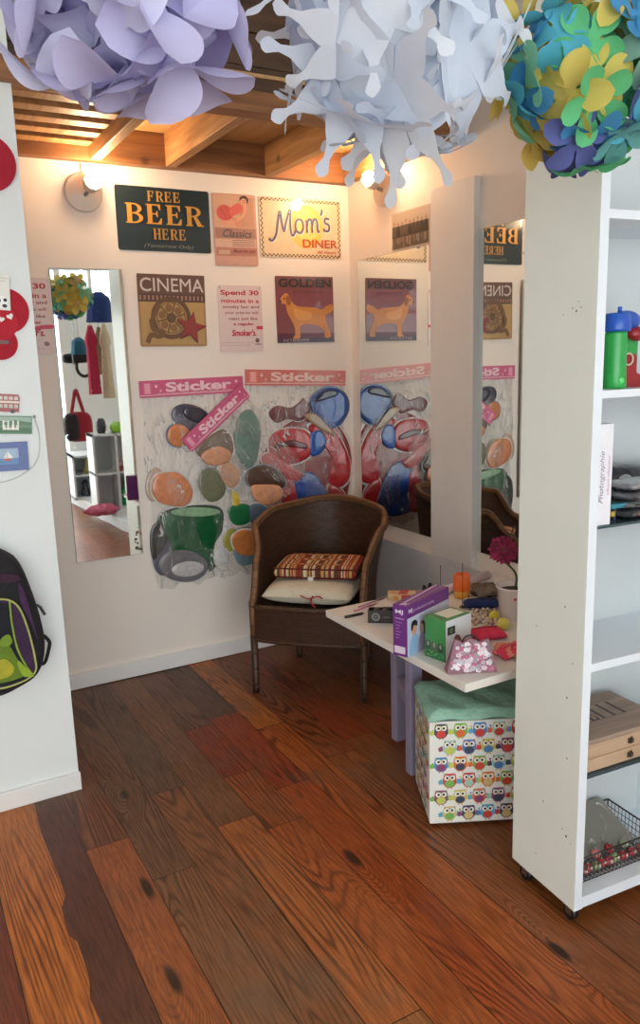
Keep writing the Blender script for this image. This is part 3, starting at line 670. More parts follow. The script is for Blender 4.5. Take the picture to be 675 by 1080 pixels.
# ------------------------------------------------------------------ sticker packets
M_STICK = print_mat('foam_print', .3, .5, 0, .25, .5, 22)
def film(mb, w, h, thick, seed, n=26):
    r_ = random.Random(seed); ph = [r_.uniform(0, 6) for _ in range(6)]
    def edge(u, v): return min(1, 8 * min(u, 1 - u, v * 1.0 + .02, 1 - v))
    def fn(side):
        def f(u, v):
            x_ = (u - .5) * w; z_ = -v * h
            wob = .5 + .25 * math.sin(9 * u + 7 * v + ph[0]) + .25 * math.sin(17 * u - 11 * v + ph[1]) 
            z_ += (.012 * math.sin(21 * u + ph[2]) + .006 * math.sin(47 * u + ph[3])) * v ** 6; x_ += .008 * math.sin(13 * v + ph[4]) * (2 * u - 1)
            return (x_, -(.002 + (thick * edge(u, v) * wob if side else 0)), z_)
        return f
    mb.grid(fn(1), n, n); mb.grid(fn(0), n, n)
    return mb
def header(t, w, h, c, light, slant=0, body=True):
    mb = MB().prism(rrect(w, h, .004), -.011, -.001, lin(c)); o = mb.build('header_card', M_CARD, t)
    k = Ink(w, h); k.rect(.0, .84, 1, .88, light); k.text('Sticker', .24, .14, .88, .72, light, .035); k.rect(.03, .12, .11, .80, tuple(min(255, int(q * 1.1)) for q in c))
    for i in range(6): k.rect(.045, .18 + i * .1, .095, .23 + i * .1, light)
    k.text('decorative self adhesive foam stickers', .16, .75, .92, .82, light); k.star(.15, .35, .02, light); k.star(.19, .62, .014, light); k.star(.93, .3, .02, light); k.star(.955, .66, .014, light)
    k.build('lettering', M_PRINT, o, .0115, .0001); return o
def puff(t, pts, c, d, y=-.012, edge=(226, 222, 216), label=None):
    """one soft foam sticker with a pale cut edge; pts in metres in the packet's plane"""
    sm = [tuple(q) for q in smooth_closed(pts, 5)]; n = len(sm)
    cx_ = sum(p_[0] for p_ in sm) / n; cz_ = sum(p_[1] for p_ in sm) / n; mb = MB()
    if edge: mb.prism([(cx_ + (x_ - cx_) * 1.05 + math.copysign(.003, x_ - cx_), cz_ + (z_ - cz_) * 1.05 + math.copysign(.003, z_ - cz_)) for x_, z_ in sm], y, y + .003, lin(edge))
    b = len(mb.v); prof = [(1.0, .0), (1.0, d * .5), (.95, d * .8), (.82, d * .97), (.55, d * 1.08), (.2, d * 1.12)]
    for s_, q in prof:
        for x_, z_ in sm: mb.v.append(Vector((cx_ + (x_ - cx_) * s_, y - q, cz_ + (z_ - cz_) * s_)))
    for i in range(len(prof) - 1):
        for j in range(n):
            j2 = (j + 1) % n; mb._face([b + i * n + j, b + i * n + j2, b + (i + 1) * n + j2, b + (i + 1) * n + j], lin(c), True)
    mb._face([b + (len(prof) - 1) * n + j for j in range(n)], lin(c), True)
    o = mb.build('sticker', M_STICK, t)
    if label: o['label'] = label
    return o
def EL(cx_, cz_, rx, rz_, rot=0, n=12, sq=0):
    a = math.radians(rot); o = []
    for i in range(n):
        th = 2 * PI * i / n; x_, z_ = rx * math.cos(th), rz_ * math.sin(th)
        if sq: x_ = math.copysign(abs(math.cos(th)) ** sq, math.cos(th)) * rx; z_ = math.copysign(abs(math.sin(th)) ** sq, math.sin(th)) * rz_
        o.append((cx_ + x_ * math.cos(a) - z_ * math.sin(a), cz_ + x_ * math.sin(a) + z_ * math.cos(a)))
    return o
def packet(label, loc, w, h, c, light, roll, stickers, seed, thick=.04, hh=.078):
    t = thing('sticker_packet', label, 'sticker packet', loc, 0, 'sticker packets on the back wall', rot=(0, roll, 0))
    header(t, w, hh, c, light)
    o = film(MB(), w * .985, h, thick, seed).build('film_bag', M_FILM, t, fixn=False); o.location = (0, 0, -hh * .45)
    for s_ in stickers: puff(t, *s_)
    return t
def px(loc, pts, roll=0):
    """outline seen on the wall turned into the packet's own plane"""
    out = []
    for u, v in pts:
        q = onY(u, v, YB - .016); x_, z_ = q.x - loc[0], q.z - loc[2]; a = roll
        out.append((x_ * math.cos(a) - z_ * math.sin(a), x_ * math.sin(a) + z_ * math.cos(a)))
    return out
# left packet
P1 = onY(203.5, 408, YB - .01); L1 = (P1.x, YB - .0002, P1.z)
def PE(L, u, v, ru, rv, rot=0, sq=0, roll=0): return px(L, EL(u, v, ru, rv, rot, 12, sq), roll)
st1 = [
    (px(L1, [(170, 545), (185, 538), (215, 535), (232, 540), (232, 560), (224, 575), (222, 600), (178, 600), (178, 572), (168, 560)]), (18, 92, 52), .008, -.006, (26, 60, 44)),
    (px(L1, [(160, 508), (166, 500), (184, 498), (196, 506), (202, 520), (196, 532), (184, 534), (168, 530), (160, 520)]), (222, 142, 98), .008, -.016),
    (PE(L1, 163, 511, 10, 18, 8), (196, 172, 156), .006, -.009, None),
    (PE(L1, 192, 597, 26, 17, 5), (120, 118, 124), .008, -.010), (PE(L1, 196, 600, 17, 8, -6), (206, 202, 204), .008, -.020, None), (PE(L1, 172, 588, 12, 20, 0), (92, 96, 112), .006, -.006),
    (px(L1, [(158, 560), (170, 548), (176, 562), (172, 580), (160, 590)]), (66, 66, 62), .006, -.007, None),
    (PE(L1, 202, 441, 22, 14, 20), (72, 68, 92), .008, -.010), (PE(L1, 206, 437, 14, 8, 20), (44, 42, 58), .008, -.020, None), (PE(L1, 188, 459, 12, 12), (214, 132, 78), .007, -.013, (120, 130, 160)),
    (PE(L1, 243, 570, 9, 12, 10), (176, 166, 40), .006, -.012), (PE(L1, 232, 587, 7, 9, 0, .5), (226, 224, 222), .007, -.014), (PE(L1, 205, 540, 26, 5, 0), (150, 190, 150), .004, -.017, None),
]
packet('left sticker packet with a straight magenta header card', L1, .516, .92, (206, 92, 132), (240, 204, 214), math.radians(-.5), st1, 3, .035)
# right packet, coral header
P3 = onY(313.5, 398.5, YB - .01); L3 = (P3.x, YB - .0002, P3.z)
R3 = math.radians(2.6)
A3 = lambda pts: px(L3, pts, R3)
st3 = [
    (A3([(284, 470), (300, 450), (328, 438), (352, 444), (368, 466), (372, 495), (366, 530), (366, 556), (304, 556), (298, 520), (282, 500), (275, 486)]), (146, 36, 46), .006, -.003, (240, 220, 216)),
    (A3([(328, 424), (338, 412), (352, 409), (364, 416), (368, 430), (360, 446), (346, 454), (336, 446)]), (32, 84, 172), .010, -.008, (40, 60, 110)),
    (A3([(330, 424), (340, 413), (352, 411), (356, 416), (344, 421)]), (26, 30, 60), .007, -.019, None),
    (A3([(284, 436), (292, 428), (306, 430), (314, 426), (322, 420), (328, 432), (318, 444), (304, 442), (292, 446)]), (112, 40, 48), .009, -.008),
    (A3([(284, 466), (290, 456), (304, 452), (322, 454), (330, 466), (326, 482), (306, 490), (288, 484)]), (198, 44, 56), .012, -.010),
    (A3([(290, 468), (306, 464), (322, 468), (322, 473), (304, 471), (290, 473)]), (92, 26, 36), .006, -.022, None),
    (A3([(276, 484), (284, 478), (296, 484), (310, 494), (320, 500), (312, 508), (296, 504), (284, 498)]), (206, 46, 54), .010, -.012, (240, 214, 214)),
    (A3([(326, 450), (340, 446), (354, 456), (364, 472), (370, 490), (368, 506), (358, 514), (346, 508), (352, 490), (344, 472), (334, 462)]), (200, 42, 52), .010, -.009),
    (A3([(328, 458), (338, 454), (344, 466), (338, 478), (328, 480)]), (42, 100, 190), .009, -.014, None),
    (A3([(300, 506), (316, 498), (332, 500), (342, 516), (344, 540), (336, 556), (306, 556), (302, 530)]), (34, 76, 162), .010, -.008),
    (A3([(298, 510), (308, 506), (314, 528), (312, 556), (300, 556)]), (176, 40, 50), .009, -.013, None),
    (A3([(346, 514), (360, 516), (366, 530), (364, 556), (350, 556)]), (188, 42, 50), .009, -.010),
    (A3([(338, 510), (346, 520), (352, 540), (346, 548), (338, 530)]), (52, 70, 150), .008, -.014, None),
    (A3([(320, 438), (332, 436), (344, 448), (352, 458), (342, 456), (328, 446)]), (176, 150, 120), .006, -.020, None),
]
packet('right sticker packet with a coral header and red and blue stickers', L3, .572, .80, (212, 118, 112), (240, 208, 200), R3, st3, 11, .035)
# the slanting packet hung over the left one
P2 = onY(226.5, 440.5, YB - .03); L2 = (P2.x + .002, YB - .036, P2.z)
R2 = -math.atan2(onY(258, 411, YB - .03).z - onY(194, 472, YB - .03).z, onY(258, 411, YB - .03).x - onY(194, 472, YB - .03).x)
B2 = lambda pts: px(L2, pts, R2)
st2 = [
    (B2([(204, 474), (216, 462), (232, 452), (240, 458), (244, 474), (236, 484), (214, 484)]), (120, 104, 88), .007, -.006),
    (B2([(210, 478), (226, 470), (240, 476), (238, 486), (222, 490), (212, 486)]), (222, 160, 124), .008, -.015, None),
    (B2([(228, 492), (238, 486), (248, 494), (250, 506), (242, 514), (232, 506)]), (206, 158, 128), .008, -.010, (220, 218, 212)),
    (B2([(256, 504), (262, 494), (276, 490), (290, 496), (298, 508), (290, 516), (264, 514)]), (84, 58, 46), .009, -.008, (150, 170, 180)),
    (B2([(262, 512), (276, 510), (292, 512), (294, 524), (280, 532), (266, 526)]), (222, 156, 116), .009, -.014, None),
    (B2([(238, 536), (254, 530), (264, 536), (260, 550), (244, 552)]), (34, 112, 66), .007, -.008),
    (B2([(258, 536), (270, 530), (284, 540), (282, 554), (266, 556)]), (96, 112, 130), .007, -.009),
    (B2([(242, 566), (252, 558), (266, 560), (272, 572), (264, 584), (248, 582)]), (214, 132, 74), .009, -.010),
    (B2([(244, 578), (258, 582), (268, 580), (266, 592), (250, 594)]), (120, 150, 160), .006, -.008, None),
    (B2([(242, 518), (248, 520), (250, 530), (244, 532)]), (214, 186, 60), .006, -.010),
    (B2([(212, 496), (228, 494), (236, 510), (232, 524), (218, 528), (208, 512)]), (118, 122, 96), .005, -.006, None),
    (B2([(250, 440), (262, 432), (272, 450), (268, 486), (256, 492), (246, 470)]), (108, 138, 128), .005, -.004, None),
]
packet('slanting sticker packet hung diagonally over the left one', L2, .40, .52, (206, 88, 132), (240, 204, 214), R2, st2, 5, .03)

# ------------------------------------------------------------------ wicker chair
def wicker_mat(name, c1, c2, mort, su=1, sv=1):
    k = N(name); uv = k.add('ShaderNodeUVMap'); uv.uv_map = 'UVMap'
    br = k.add('ShaderNodeTexBrick'); br.inputs['Scale'].default_value = 1; br.inputs['Color1'].default_value = rgba(c1); br.inputs['Color2'].default_value = rgba(c2); br.inputs['Mortar'].default_value = rgba(mort)
    br.inputs['Mortar Size'].default_value = .09; br.inputs['Mortar Smooth'].default_value = .9; br.inputs['Brick Width'].default_value = 1.6; br.inputs['Row Height'].default_value = .7; br.inputs['Bias'].default_value = -.2
    k.link(uv.outputs[0], br.inputs['Vector']); k.link(br.outputs['Color'], k.b.inputs['Base Color']); k.b.inputs['Roughness'].default_value = .5
    inv = k.add('ShaderNodeMath'); inv.operation = 'SUBTRACT'; inv.inputs[0].default_value = 1; k.link(br.outputs['Fac'], inv.inputs[1]); k.bump(inv.outputs[0], .8, .006)
    return k.m
M_WICK = wicker_mat('dark_wicker', (78, 49, 31), (54, 33, 21), (20, 12, 8))
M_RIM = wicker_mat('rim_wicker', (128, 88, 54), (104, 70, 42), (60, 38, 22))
chair_rz = math.atan2(-.699, .715)
chair = thing('wicker_chair', 'dark brown wicker tub chair in the corner with cushions on its seat', 'chair', (1.533, 2.91, 0), chair_rz)
def upath(s):
    """s along the horseshoe from the left front, metres; returns x, y, outward normal, distance to nearest front end"""
    a, ry, rx = .22, .350, .25
    Larc = 0.950; T = 2 * a + Larc; d = min(s, T - s)
    if s < a: return -rx, s, (-1, 0), d
    if s > a + Larc: return rx, a - (s - a - Larc), (1, 0), d
    th = PI - PI * (s - a) / Larc
    nx, ny = math.cos(th) / rx, math.sin(th) / ry; q = math.hypot(nx, ny)
    return rx * math.cos(th), a + ry * math.sin(th), (nx / q, ny / q), d
TL_ = .44 + .950
def interp(x, tab):
    for (x0, y0_), (x1, y1_) in zip(tab, tab[1:]):
        if x <= x1:
            t = max(0, (x - x0) / (x1 - x0)); t = t * t * (3 - 2 * t); return y0_ + (y1_ - y0_) * t
    return tab[-1][1]
HT = [(0, .43), (.10, .61), (.22, .735), (.40, .778), (.68, .803)]
FLR = [(0, .0), (.08, .012), (.24, .078), (.4, .065), (.64, .035)]
def shell(u, v, off=0):
    x_, y_, (nx, ny), d = upath(u * TL_); top = interp(d, HT); z_ = .255 + v * (top - .255)
    q = max(0, (z_ - .42) / .40); fl_ = interp(d, FLR) * q ** 1.6 + off
    return Vector((x_ + nx * fl_, y_ + ny * fl_, z_))
mb = MB(); mb.grid(lambda u, v: shell(u, v, .008), 72, 20, us=50, vs=32); mb.grid(lambda u, v: shell(u, v, -.008), 72, 20, us=50, vs=32)
mb.build('backrest', M_WICK, chair, fixn=False)
rim = [Vector((-.252, -.004, .27)), Vector((-.252, -.006, .36))] + [shell(u, 1) + Vector((0, -.004, 0)) for u in [i / 120 for i in range(121)]] + [Vector((.252, -.006, .36)), Vector((.252, -.004, .27))]
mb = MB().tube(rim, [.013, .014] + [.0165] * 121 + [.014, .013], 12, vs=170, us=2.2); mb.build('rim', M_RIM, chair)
mb = MB(); mb.grid(lambda u, v: Vector(((u - .5) * .50, -.012 - .02 * math.sin(PI * u), .255 + v * .155)), 20, 8, us=24, vs=20); mb.grid(lambda u, v: Vector(((u - .5) * .50, .006 - .02 * math.sin(PI * u), .255 + v * .155)), 20, 4, us=24, vs=20)
mb.tube([((i / 12 - .5) * .5, -.004 - .02 * math.sin(PI * i / 12), .412) for i in range(13)], .014, 8, vs=30); mb.tube([((i / 12 - .5) * .5, -.004 - .02 * math.sin(PI * i / 12), .256) for i in range(13)], .011, 8, vs=30)
mb.build('apron', M_WICK, chair, fixn=False)
mb = MB(); mb.grid(lambda u, v: Vector(((u - .5) * .46 * (1 if v < .5 else math.sqrt(max(.05, 1 - ((v - .5) * 2) ** 2 * .95))), v * .54, .405)), 16, 16, us=22, vs=30); mb.build('seat', M_WICK, chair, fixn=False)
for (lx, ly) in ((-.252, 0), (.252, 0), (-.18, .45), (.18, .45)):
    MB().tube([(lx * 1.01, ly, 0), (lx, ly, .03), (lx, ly, .28)], [.0155, .0165, .0175], 10, vs=16, us=2).build('leg', M_WICK, chair)

def pillow(mb, w, d, h, col=W, cfn=None, p=3.0, n=28, e=.45, cen=(0, 0, 0)):
    def f(sg):
        def g(u, v):
            x_, y_ = 2 * u - 1, 2 * v - 1
            pinch = 1 - .07 * (x_ * x_ * (1 - .0) + 0) * (y_ * y_)
            t = max(0, (1 - abs(x_) ** p)) ** e * max(0, (1 - abs(y_) ** p)) ** e
            return Vector((cen[0] + x_ * w / 2 * (1 - .05 * (1 - y_ * y_) * abs(x_)) * pinch, cen[1] + y_ * d / 2 * (1 - .05 * (1 - x_ * x_) * abs(y_)), cen[2] + sg * h / 2 * t))
        return g
    mb.grid(f(1), n, n, col, cfn=cfn); mb.grid(f(-1), n, n, col, cfn=cfn); return mb
def on_chair(lx, ly, lz, rz=0):
    p_ = Matrix.Rotation(chair_rz, 4, 'Z') @ Vector((lx, ly, 0)); return (1.533 + p_.x, 2.91 + p_.y, lz), chair_rz + rz
loc, rz = on_chair(-.005, .195, .462)
cu = thing('seat_cushion', 'plain cream cushion with a red tie lying on the wicker seat', 'cushion', loc, rz)
pillow(MB(),   .43, .40, .105, lin((212, 204, 184)), e=.40).build('cover', print_mat('cream_canvas', .9, 0, 0, .08, .35, 70), cu)
mb = MB().tube(smooth_open([(.035, -.196, .012), (.03, -.208, -.015), (.045, -.205, -.035), (.028, -.200, -.055)], 5), .0035, 6, lin((170, 44, 40))); mb.tube(smooth_open([(-.02, -.198, .01), (.02, -.212, .004), (.06, -.202, .012), (.08, -.196, .002)], 5), .003, 6, lin((170, 44, 40)))
mb.build('tie', M_CLOTH, cu)
loc, rz = on_chair(.005, .245, .543, math.radians(3))
cu = thing('seat_cushion', 'red and cream striped cushion lying on top of the cream one', 'cushion', loc, rz)
strp = [(150, 40, 34), (222, 198, 150), (120, 60, 36), (226, 206, 168), (190, 120, 60), (96, 60, 44), (230, 214, 180), (164, 52, 40), (208, 168, 110)]
r_ = random.Random(2); seq = [r_.choice(strp) for _ in range(64)]
def scol(u, v):
    if v > .16 and .06 < u < .94 and int(v * 9) % 3 == 1: return lin((172, 74, 52)) if int(u * 20) % 2 else lin((210, 160, 110))
    return lin(seq[int(u * 63)])
pillow(MB(), .41, .29, .062, cfn=scol, p=6, n=60, e=.32).build('cover', M_CLOTH, cu)
mb = MB(); 
for sgz in (.020, -.020): mb.tube([(( i / 20 - .5) * .38, -.139 - .003 * math.cos(PI * (i / 10 - 1)), sgz) for i in range(21)], .004, 6, lin((96, 30, 28)))
mb.build('piping', M_CLOTH, cu)
lab(MB().box((-.03, -.150, -.030), (-.005, -.1475, -.012), lin((232, 226, 220))).build('care_tag', M_CLOTH, cu), 'white care tag')

# ------------------------------------------------------------------ table
TZ = .58
tA, tB = onZ(345.5, 643, TZ), onZ(488.5, 722.5, TZ)
tx0 = (tA.x + tB.x) / 2; ty0, ty1 = tB.y, tA.y
table = thing('side_table', 'low white table with lilac legs against the right wall', 'table', ((tx0 + 2.165) / 2, (ty0 + ty1) / 2, 0))
tc = table.location.copy()
MB().box((tx0 - tc.x, ty0 - tc.y, TZ - .026), (2.165 - tc.x, ty1 - tc.y, TZ), W, None, .003).build('tabletop', mat('worn_white_top', (228, 222, 214), .45, var=.08, scale=7, bump=.06), table)
M_LILAC = mat('lilac_paint', (148, 142, 168), .5, var=.08, bump=.08)
L1p, L2p = Vector((1.645, 2.372, 0)), Vector((1.545, 2.135, 0))
for lp in (L1p, L2p, Vector((2.08, 2.33, 0)), Vector((2.02, 1.80, 0))):
    q = lp - tc; MB().box((q.x - .024, q.y - .02, 0), (q.x + .024, q.y + .02, TZ - .026), W, None, .003).build('leg', M_LILAC, table)
for a_, b_ in ((L1p, L2p), (Vector((2.08, 2.33, 0)), Vector((2.02, 1.80, 0)))):
    dv = (b_ - a_); Ms = Matrix.Translation((a_ + b_) / 2 - tc + Vector((0, 0, .25))) @ Matrix.Rotation(math.atan2(dv.y, dv.x), 4, 'Z')
    MB().box((-dv.length / 2 + .018, -.012, -.028), (dv.length / 2 - .018, .012, .028), W, Ms).build('stretcher', M_LILAC, table)

# ------------------------------------------------------------------ owl ottoman
ot = thing('storage_ottoman', 'cube storage ottoman printed with colourful owls, sea green lid, under the table', 'ottoman', (1.384, 1.831, 0), math.atan2(-.447, .894))
OW, OD, OH = .40, .265, .365
MB().box((0, 0, .012), (OW, OD, OH), lin((232, 232, 226)), None, .006).build('body', print_mat('canvas_white', .7, 0, 0, .05, .1, 80), ot)
MB().box((.02, .02, 0), (OW - .02, OD - .02, .014), lin((20, 18, 18))).build('base', M_BLACK, ot)
mb = MB(); 
def lidf(sg):
    def g(u, v):
        x_, y_ = 2 * u - 1, 2 * v - 1; t = max(0, (1 - abs(x_) ** 8)) ** .35 * max(0, (1 - abs(y_) ** 8)) ** .35
        return Vector((OW / 2 + x_ * (OW / 2 + .004), OD / 2 + y_ * (OD / 2 + .004), OH + (.004 if sg < 0 else .006 + .030 * t + .004 * math.sin(9 * x_ + 5 * y_))))
    return g
mb.grid(lidf(1), 28, 22); mb.grid(lidf(-1), 6, 6); lab(mb.build('lid', mat('sea_green_plush', (150, 194, 174), .9, var=.22, scale=26, bump=.5, bscale=55), ot), 'sea green plush lid')
OC = [(90, 170, 200), (196, 206, 96), (226, 110, 60), (60, 70, 90), (208, 70, 60), (170, 206, 190), (214, 190, 130), (120, 180, 90), (80, 130, 190), (140, 70, 110)]
def owls(Wd, Hd, cols, rows, seed):
    k = Ink(Wd, Hd); r_ = random.Random(seed); s_ = .061
    for j in range(rows):
        for i in range(cols):
            cx_ = (i + .5 + (.45 if j % 2 else 0)) * .0615 + .007; cy_ = (j + .5) * .0570
            if cx_ > Wd - .024 or cx_ < .030: continue
            b, bl, wg = r_.sample(OC, 3); ex = (240, 238, 224)
            X = lambda x_: (cx_ + x_ * s_) / Wd
            Y = lambda y_: (cy_ + y_ * s_) / Hd
            E_ = lambda x_, y_, rx, ry, c: k.ell(X(x_), Y(y_), rx * s_ / Wd, ry * s_ / Hd, c, 0, 12)
            k.poly([(X(-.62), Y(.0)), (X(-.40), Y(-.14)), (X(-.34), Y(.16)), (X(-.56), Y(.20))], wg); k.poly([(X(.62), Y(-.02)), (X(.40), Y(-.14)), (X(.34), Y(.16)), (X(.56), Y(.18))], wg)
            k.poly([(X(-.30), Y(-.42)), (X(.30), Y(-.42)), (X(.36), Y(-.1)), (X(.36), Y(.14)), (X(.20), Y(.36)), (X(0), Y(.41)), (X(-.20), Y(.36)), (X(-.36), Y(.14)), (X(-.36), Y(-.1))], b)
            E_(0, .16, .25, .21, bl); k.poly([(X(-.30), Y(-.42)), (X(-.18), Y(-.30)), (X(.18), Y(-.30)), (X(.30), Y(-.42)), (X(.24), Y(-.2)), (X(-.24), Y(-.2))], wg)
            E_(-.15, -.17, .145, .145, ex); E_(.15, -.17, .145, .145, ex); E_(-.13, -.17, .07, .07, (30, 30, 36)); E_(.13, -.17, .07, .07, (30, 30, 36))
            k.poly([(X(-.05), Y(-.09)), (X(.05), Y(-.09)), (X(0), Y(.02))], (232, 150, 50))
            for fx in (-.1, .1): k.poly([(X(fx - .05), Y(.46)), (X(fx), Y(.36)), (X(fx + .05), Y(.46))], (220, 130, 60))
            if i < cols and r_.random() < .5: E_(.55, -.20, .06, .06, r_.choice(OC))
    return k
lab(owls(OW, OH - .02, 7, 6, 4).build('owl_print', M_PRINT, ot, .0006, .0000015, fr=lambda x_, z_, d: Vector((x_ + OW / 2, -d, z_ + (OH - .02) / 2 + .016))), 'rows of colourful owls on the front')
lab(owls(OD, OH - .02, 5, 6, 9).build('owl_print', M_PRINT, ot, .0006, .0000015, fr=lambda x_, z_, d: Vector((-d, OD / 2 - x_, z_ + (OH - .02) / 2 + .016))), 'rows of colourful owls on the left side')

# ------------------------------------------------------------------ things on the table
def flat_at(u, v): q = onZ(u, v, TZ); return (q.x, q.y, TZ)
def faces(w, d, h):
    """mappings for the faces of a box standing on its thing's base with its front left corner at the origin"""
    return dict(front=lambda x_, z_, e: Vector((x_ + w / 2, -e, z_ + h / 2)), left=lambda x_, z_, e: Vector((-e, d / 2 - x_, z_ + h / 2)),
                right=lambda x_, z_, e: Vector((w + e, d / 2 + x_, z_ + h / 2)), top=lambda x_, z_, e: Vector((x_ + w / 2, z_ + d / 2, h + e)))
# purple carton: its long side is the front of the local box
PLn, PWd, PHt = .25, .052, .165
t = thing('product_box', 'tall narrow purple carton with a couple printed on its white side', 'box', (1.328, 1.866, TZ), math.atan2(.041, .096) - .03)
pc = (108, 44, 128)
MB().box((0, 0, 0), (PLn, PWd, PHt), lin(pc), None, .0012).build('carton', M_CARD, t)
fc = faces(PLn, PWd, PHt)
k = Ink(PWd, PHt); k.text('MJ', .18, .09, .72, .19, (236, 226, 240), .02); k.rect(.15, .25, .80, .27, (190, 160, 206)); 
for i in range(6): k.rect(.2, .33 + i * .06, .2 + .5 * random.random() + .1, .345 + i * .06, (170, 130, 190))
k.rect(.12, .80, .88, .94, (222, 206, 226)); k.build('end_print', M_PRINT, t, .0006, fr=fc['left'])
k = Ink(PLn, PHt); k.rect(.0, .24, 1, 1, (206, 214, 236)); k.text('MJ', .03, .07, .12, .17, (240, 232, 244), .02); k.text('professional styling', .15, .10, .62, .17, (226, 206, 234))
k.blob([(.06, 1.0), (.05, .78), (.10, .62), (.20, .60), (.26, .74), (.27, 1.0)], (150, 190, 226)); k.blob([(.09, .50), (.13, .40), (.20, .42), (.21, .54), (.16, .62), (.11, .58)], (222, 170, 150)); k.blob([(.08, .50), (.09, .36), (.16, .32), (.22, .38), (.21, .46), (.15, .42), (.11, .50)], (30, 24, 30))
k.blob([(.24, 1.0), (.25, .76), (.30, .64), (.38, .66), (.40, 1.0)], (170, 150, 186)); k.blob([(.27, .52), (.30, .45), (.36, .46), (.36, .58), (.31, .64), (.28, .60)], (214, 168, 152)); k.blob([(.29, .44), (.34, .40), (.40, .48), (.41, .70), (.37, .66), (.36, .50)], (92, 56, 62))
k.build('side_print', M_PRINT, t, .0006, fr=fc['front'])
k = Ink(PLn, PWd); k.poly([(0, .42), (.9, .12), (1, .12), (1, .22), (.0, .58)], (214, 180, 226)); k.poly([(0, .78), (1, .52), (1, .58), (0, .86)], (170, 110, 190)); k.text('MJ', .03, .55, .10, .9, (240, 232, 244), .02); k.build('top_print', M_PRINT, t, .0006, fr=fc['top'])
# green carton
t = thing('product_box', 'green carton with a white right side and white label on top', 'box', (1.401, 1.771, TZ), math.atan2(.023, .119))
GW, GD, GH = .118, .083, .130
MB().box((0, 0, 0), (GW, GD, GH), lin((58, 140, 70)), None, .0012).build('carton', M_CARD, t)
fc = faces(GW, GD, GH)
k = Ink(GD, GH); k.rect(0, .62, 1, 1, (40, 112, 58))
for i in range(3): k.rect(.06 + i * .3, .58, .26 + i * .3, .80, [(60, 66, 62), (96, 92, 84), (44, 48, 46)][i]).ell(.16 + i * .3, .66, .06, .06, (140, 150, 130))
r_ = random.Random(8)
for i in range(40): k.ell(r_.random() * .94 + .03, .82 + r_.random() * .15, .015, .012, r_.choice([(120, 190, 110), (170, 210, 160), (30, 90, 50)]))
k.build('left_print', M_PRINT, t, .0006, .00001, fr=fc['left'])
k = Ink(GW, GH); k.rect(0, 0, 1, 1, (222, 224, 226)); k.rect(.06, .16, .36, .36, (26, 40, 34)); k.ring(.21, .26, .04, .06, (120, 170, 130)); k.ell(.46, .62, .15, .22, (120, 72, 74), -15); k.ell(.46, .62, .10, .16, (140, 92, 92), -15); k.ell(.40, .86, .06, .12, (150, 140, 150))
k.build('side_print', M_PRINT, t, .0006, fr=fc['front'])
k = Ink(GW, GD); k.rect(.25, .10, .92, .80, (232, 230, 214)); k.build('top_label', M_PRINT, t, .0006, fr=fc['top'])
# trapezoid gift bag
t = thing('gift_bag', 'small pink floral bag narrowing towards its top at the table front corner', 'bag', (1.35, 1.700, TZ), math.atan2(1.633 - 1.700, 1.48 - 1.35))
BW, BH, BD = .146, .098, .045
prof = [(0, 0), (BW, 0), (BW * .86, BH), (BW * .70, BH * .90), (BW * .5, BH * 1.02), (BW * .34, BH * .90), (BW * .18, BH)]
mb = MB(); n = len(prof); b = len(mb.v)
for dd in (0, 1):
    for x_, z_ in prof: mb.v.append(Vector((x_, (0 + .4 * z_ * BD / BH) if not dd else BD - .4 * z_ * BD / BH, z_)))
for tr in tessellate_polygon([[Vector((x_, z_, 0)) for x_, z_ in prof]]): mb._face([b + i for i in tr], lin((112, 44, 72)), False); mb._face([b + n + i for i in tr], lin((112, 44, 72)), False)
for i in range(n): mb._face([b + i, b + (i + 1) % n, b + n + (i + 1) % n, b + n + i], lin((150, 60, 92)), False)
mb.build('bag', M_CARD, t)
k = Ink(BW, BH); r_ = random.Random(12)
for i in range(130):
    zz = r_.random() * .78 + .14; lf, rt = .18 * (1 - zz), 1 - .14 * (1 - zz); xx = lf + .05 + r_.random() * (rt - lf - .11); c = r_.choice([(206, 186, 198), (190, 90, 130), (224, 214, 220), (150, 120, 136), (176, 166, 178), (170, 60, 104)])
    R_ = r_.uniform(.02, .05)
    for q in range(5): k.ell(xx + R_ * .8 * math.cos(q * 1.257), zz + R_ * 1.0 * math.sin(q * 1.257), R_ * .6, R_ * .8, c, 0, 8)
k.build('flower_print', M_PRINT, t, .0008, .000001, fr=lambda x_, z_, e: Vector((x_ + BW / 2, .4 * (z_ + BH / 2) * BD / BH - e, z_ + BH / 2)))
for s_ in (.36,): MB().tube(smooth_open([(BW * .32, .02, BH * .92), (BW * .40, .015, BH * 1.10), (BW * .55, .015, BH * 1.12), (BW * .66, .02, BH * .92)], 6), .003, 6, lin((40, 22, 34))).build('handle', M_COL, t)
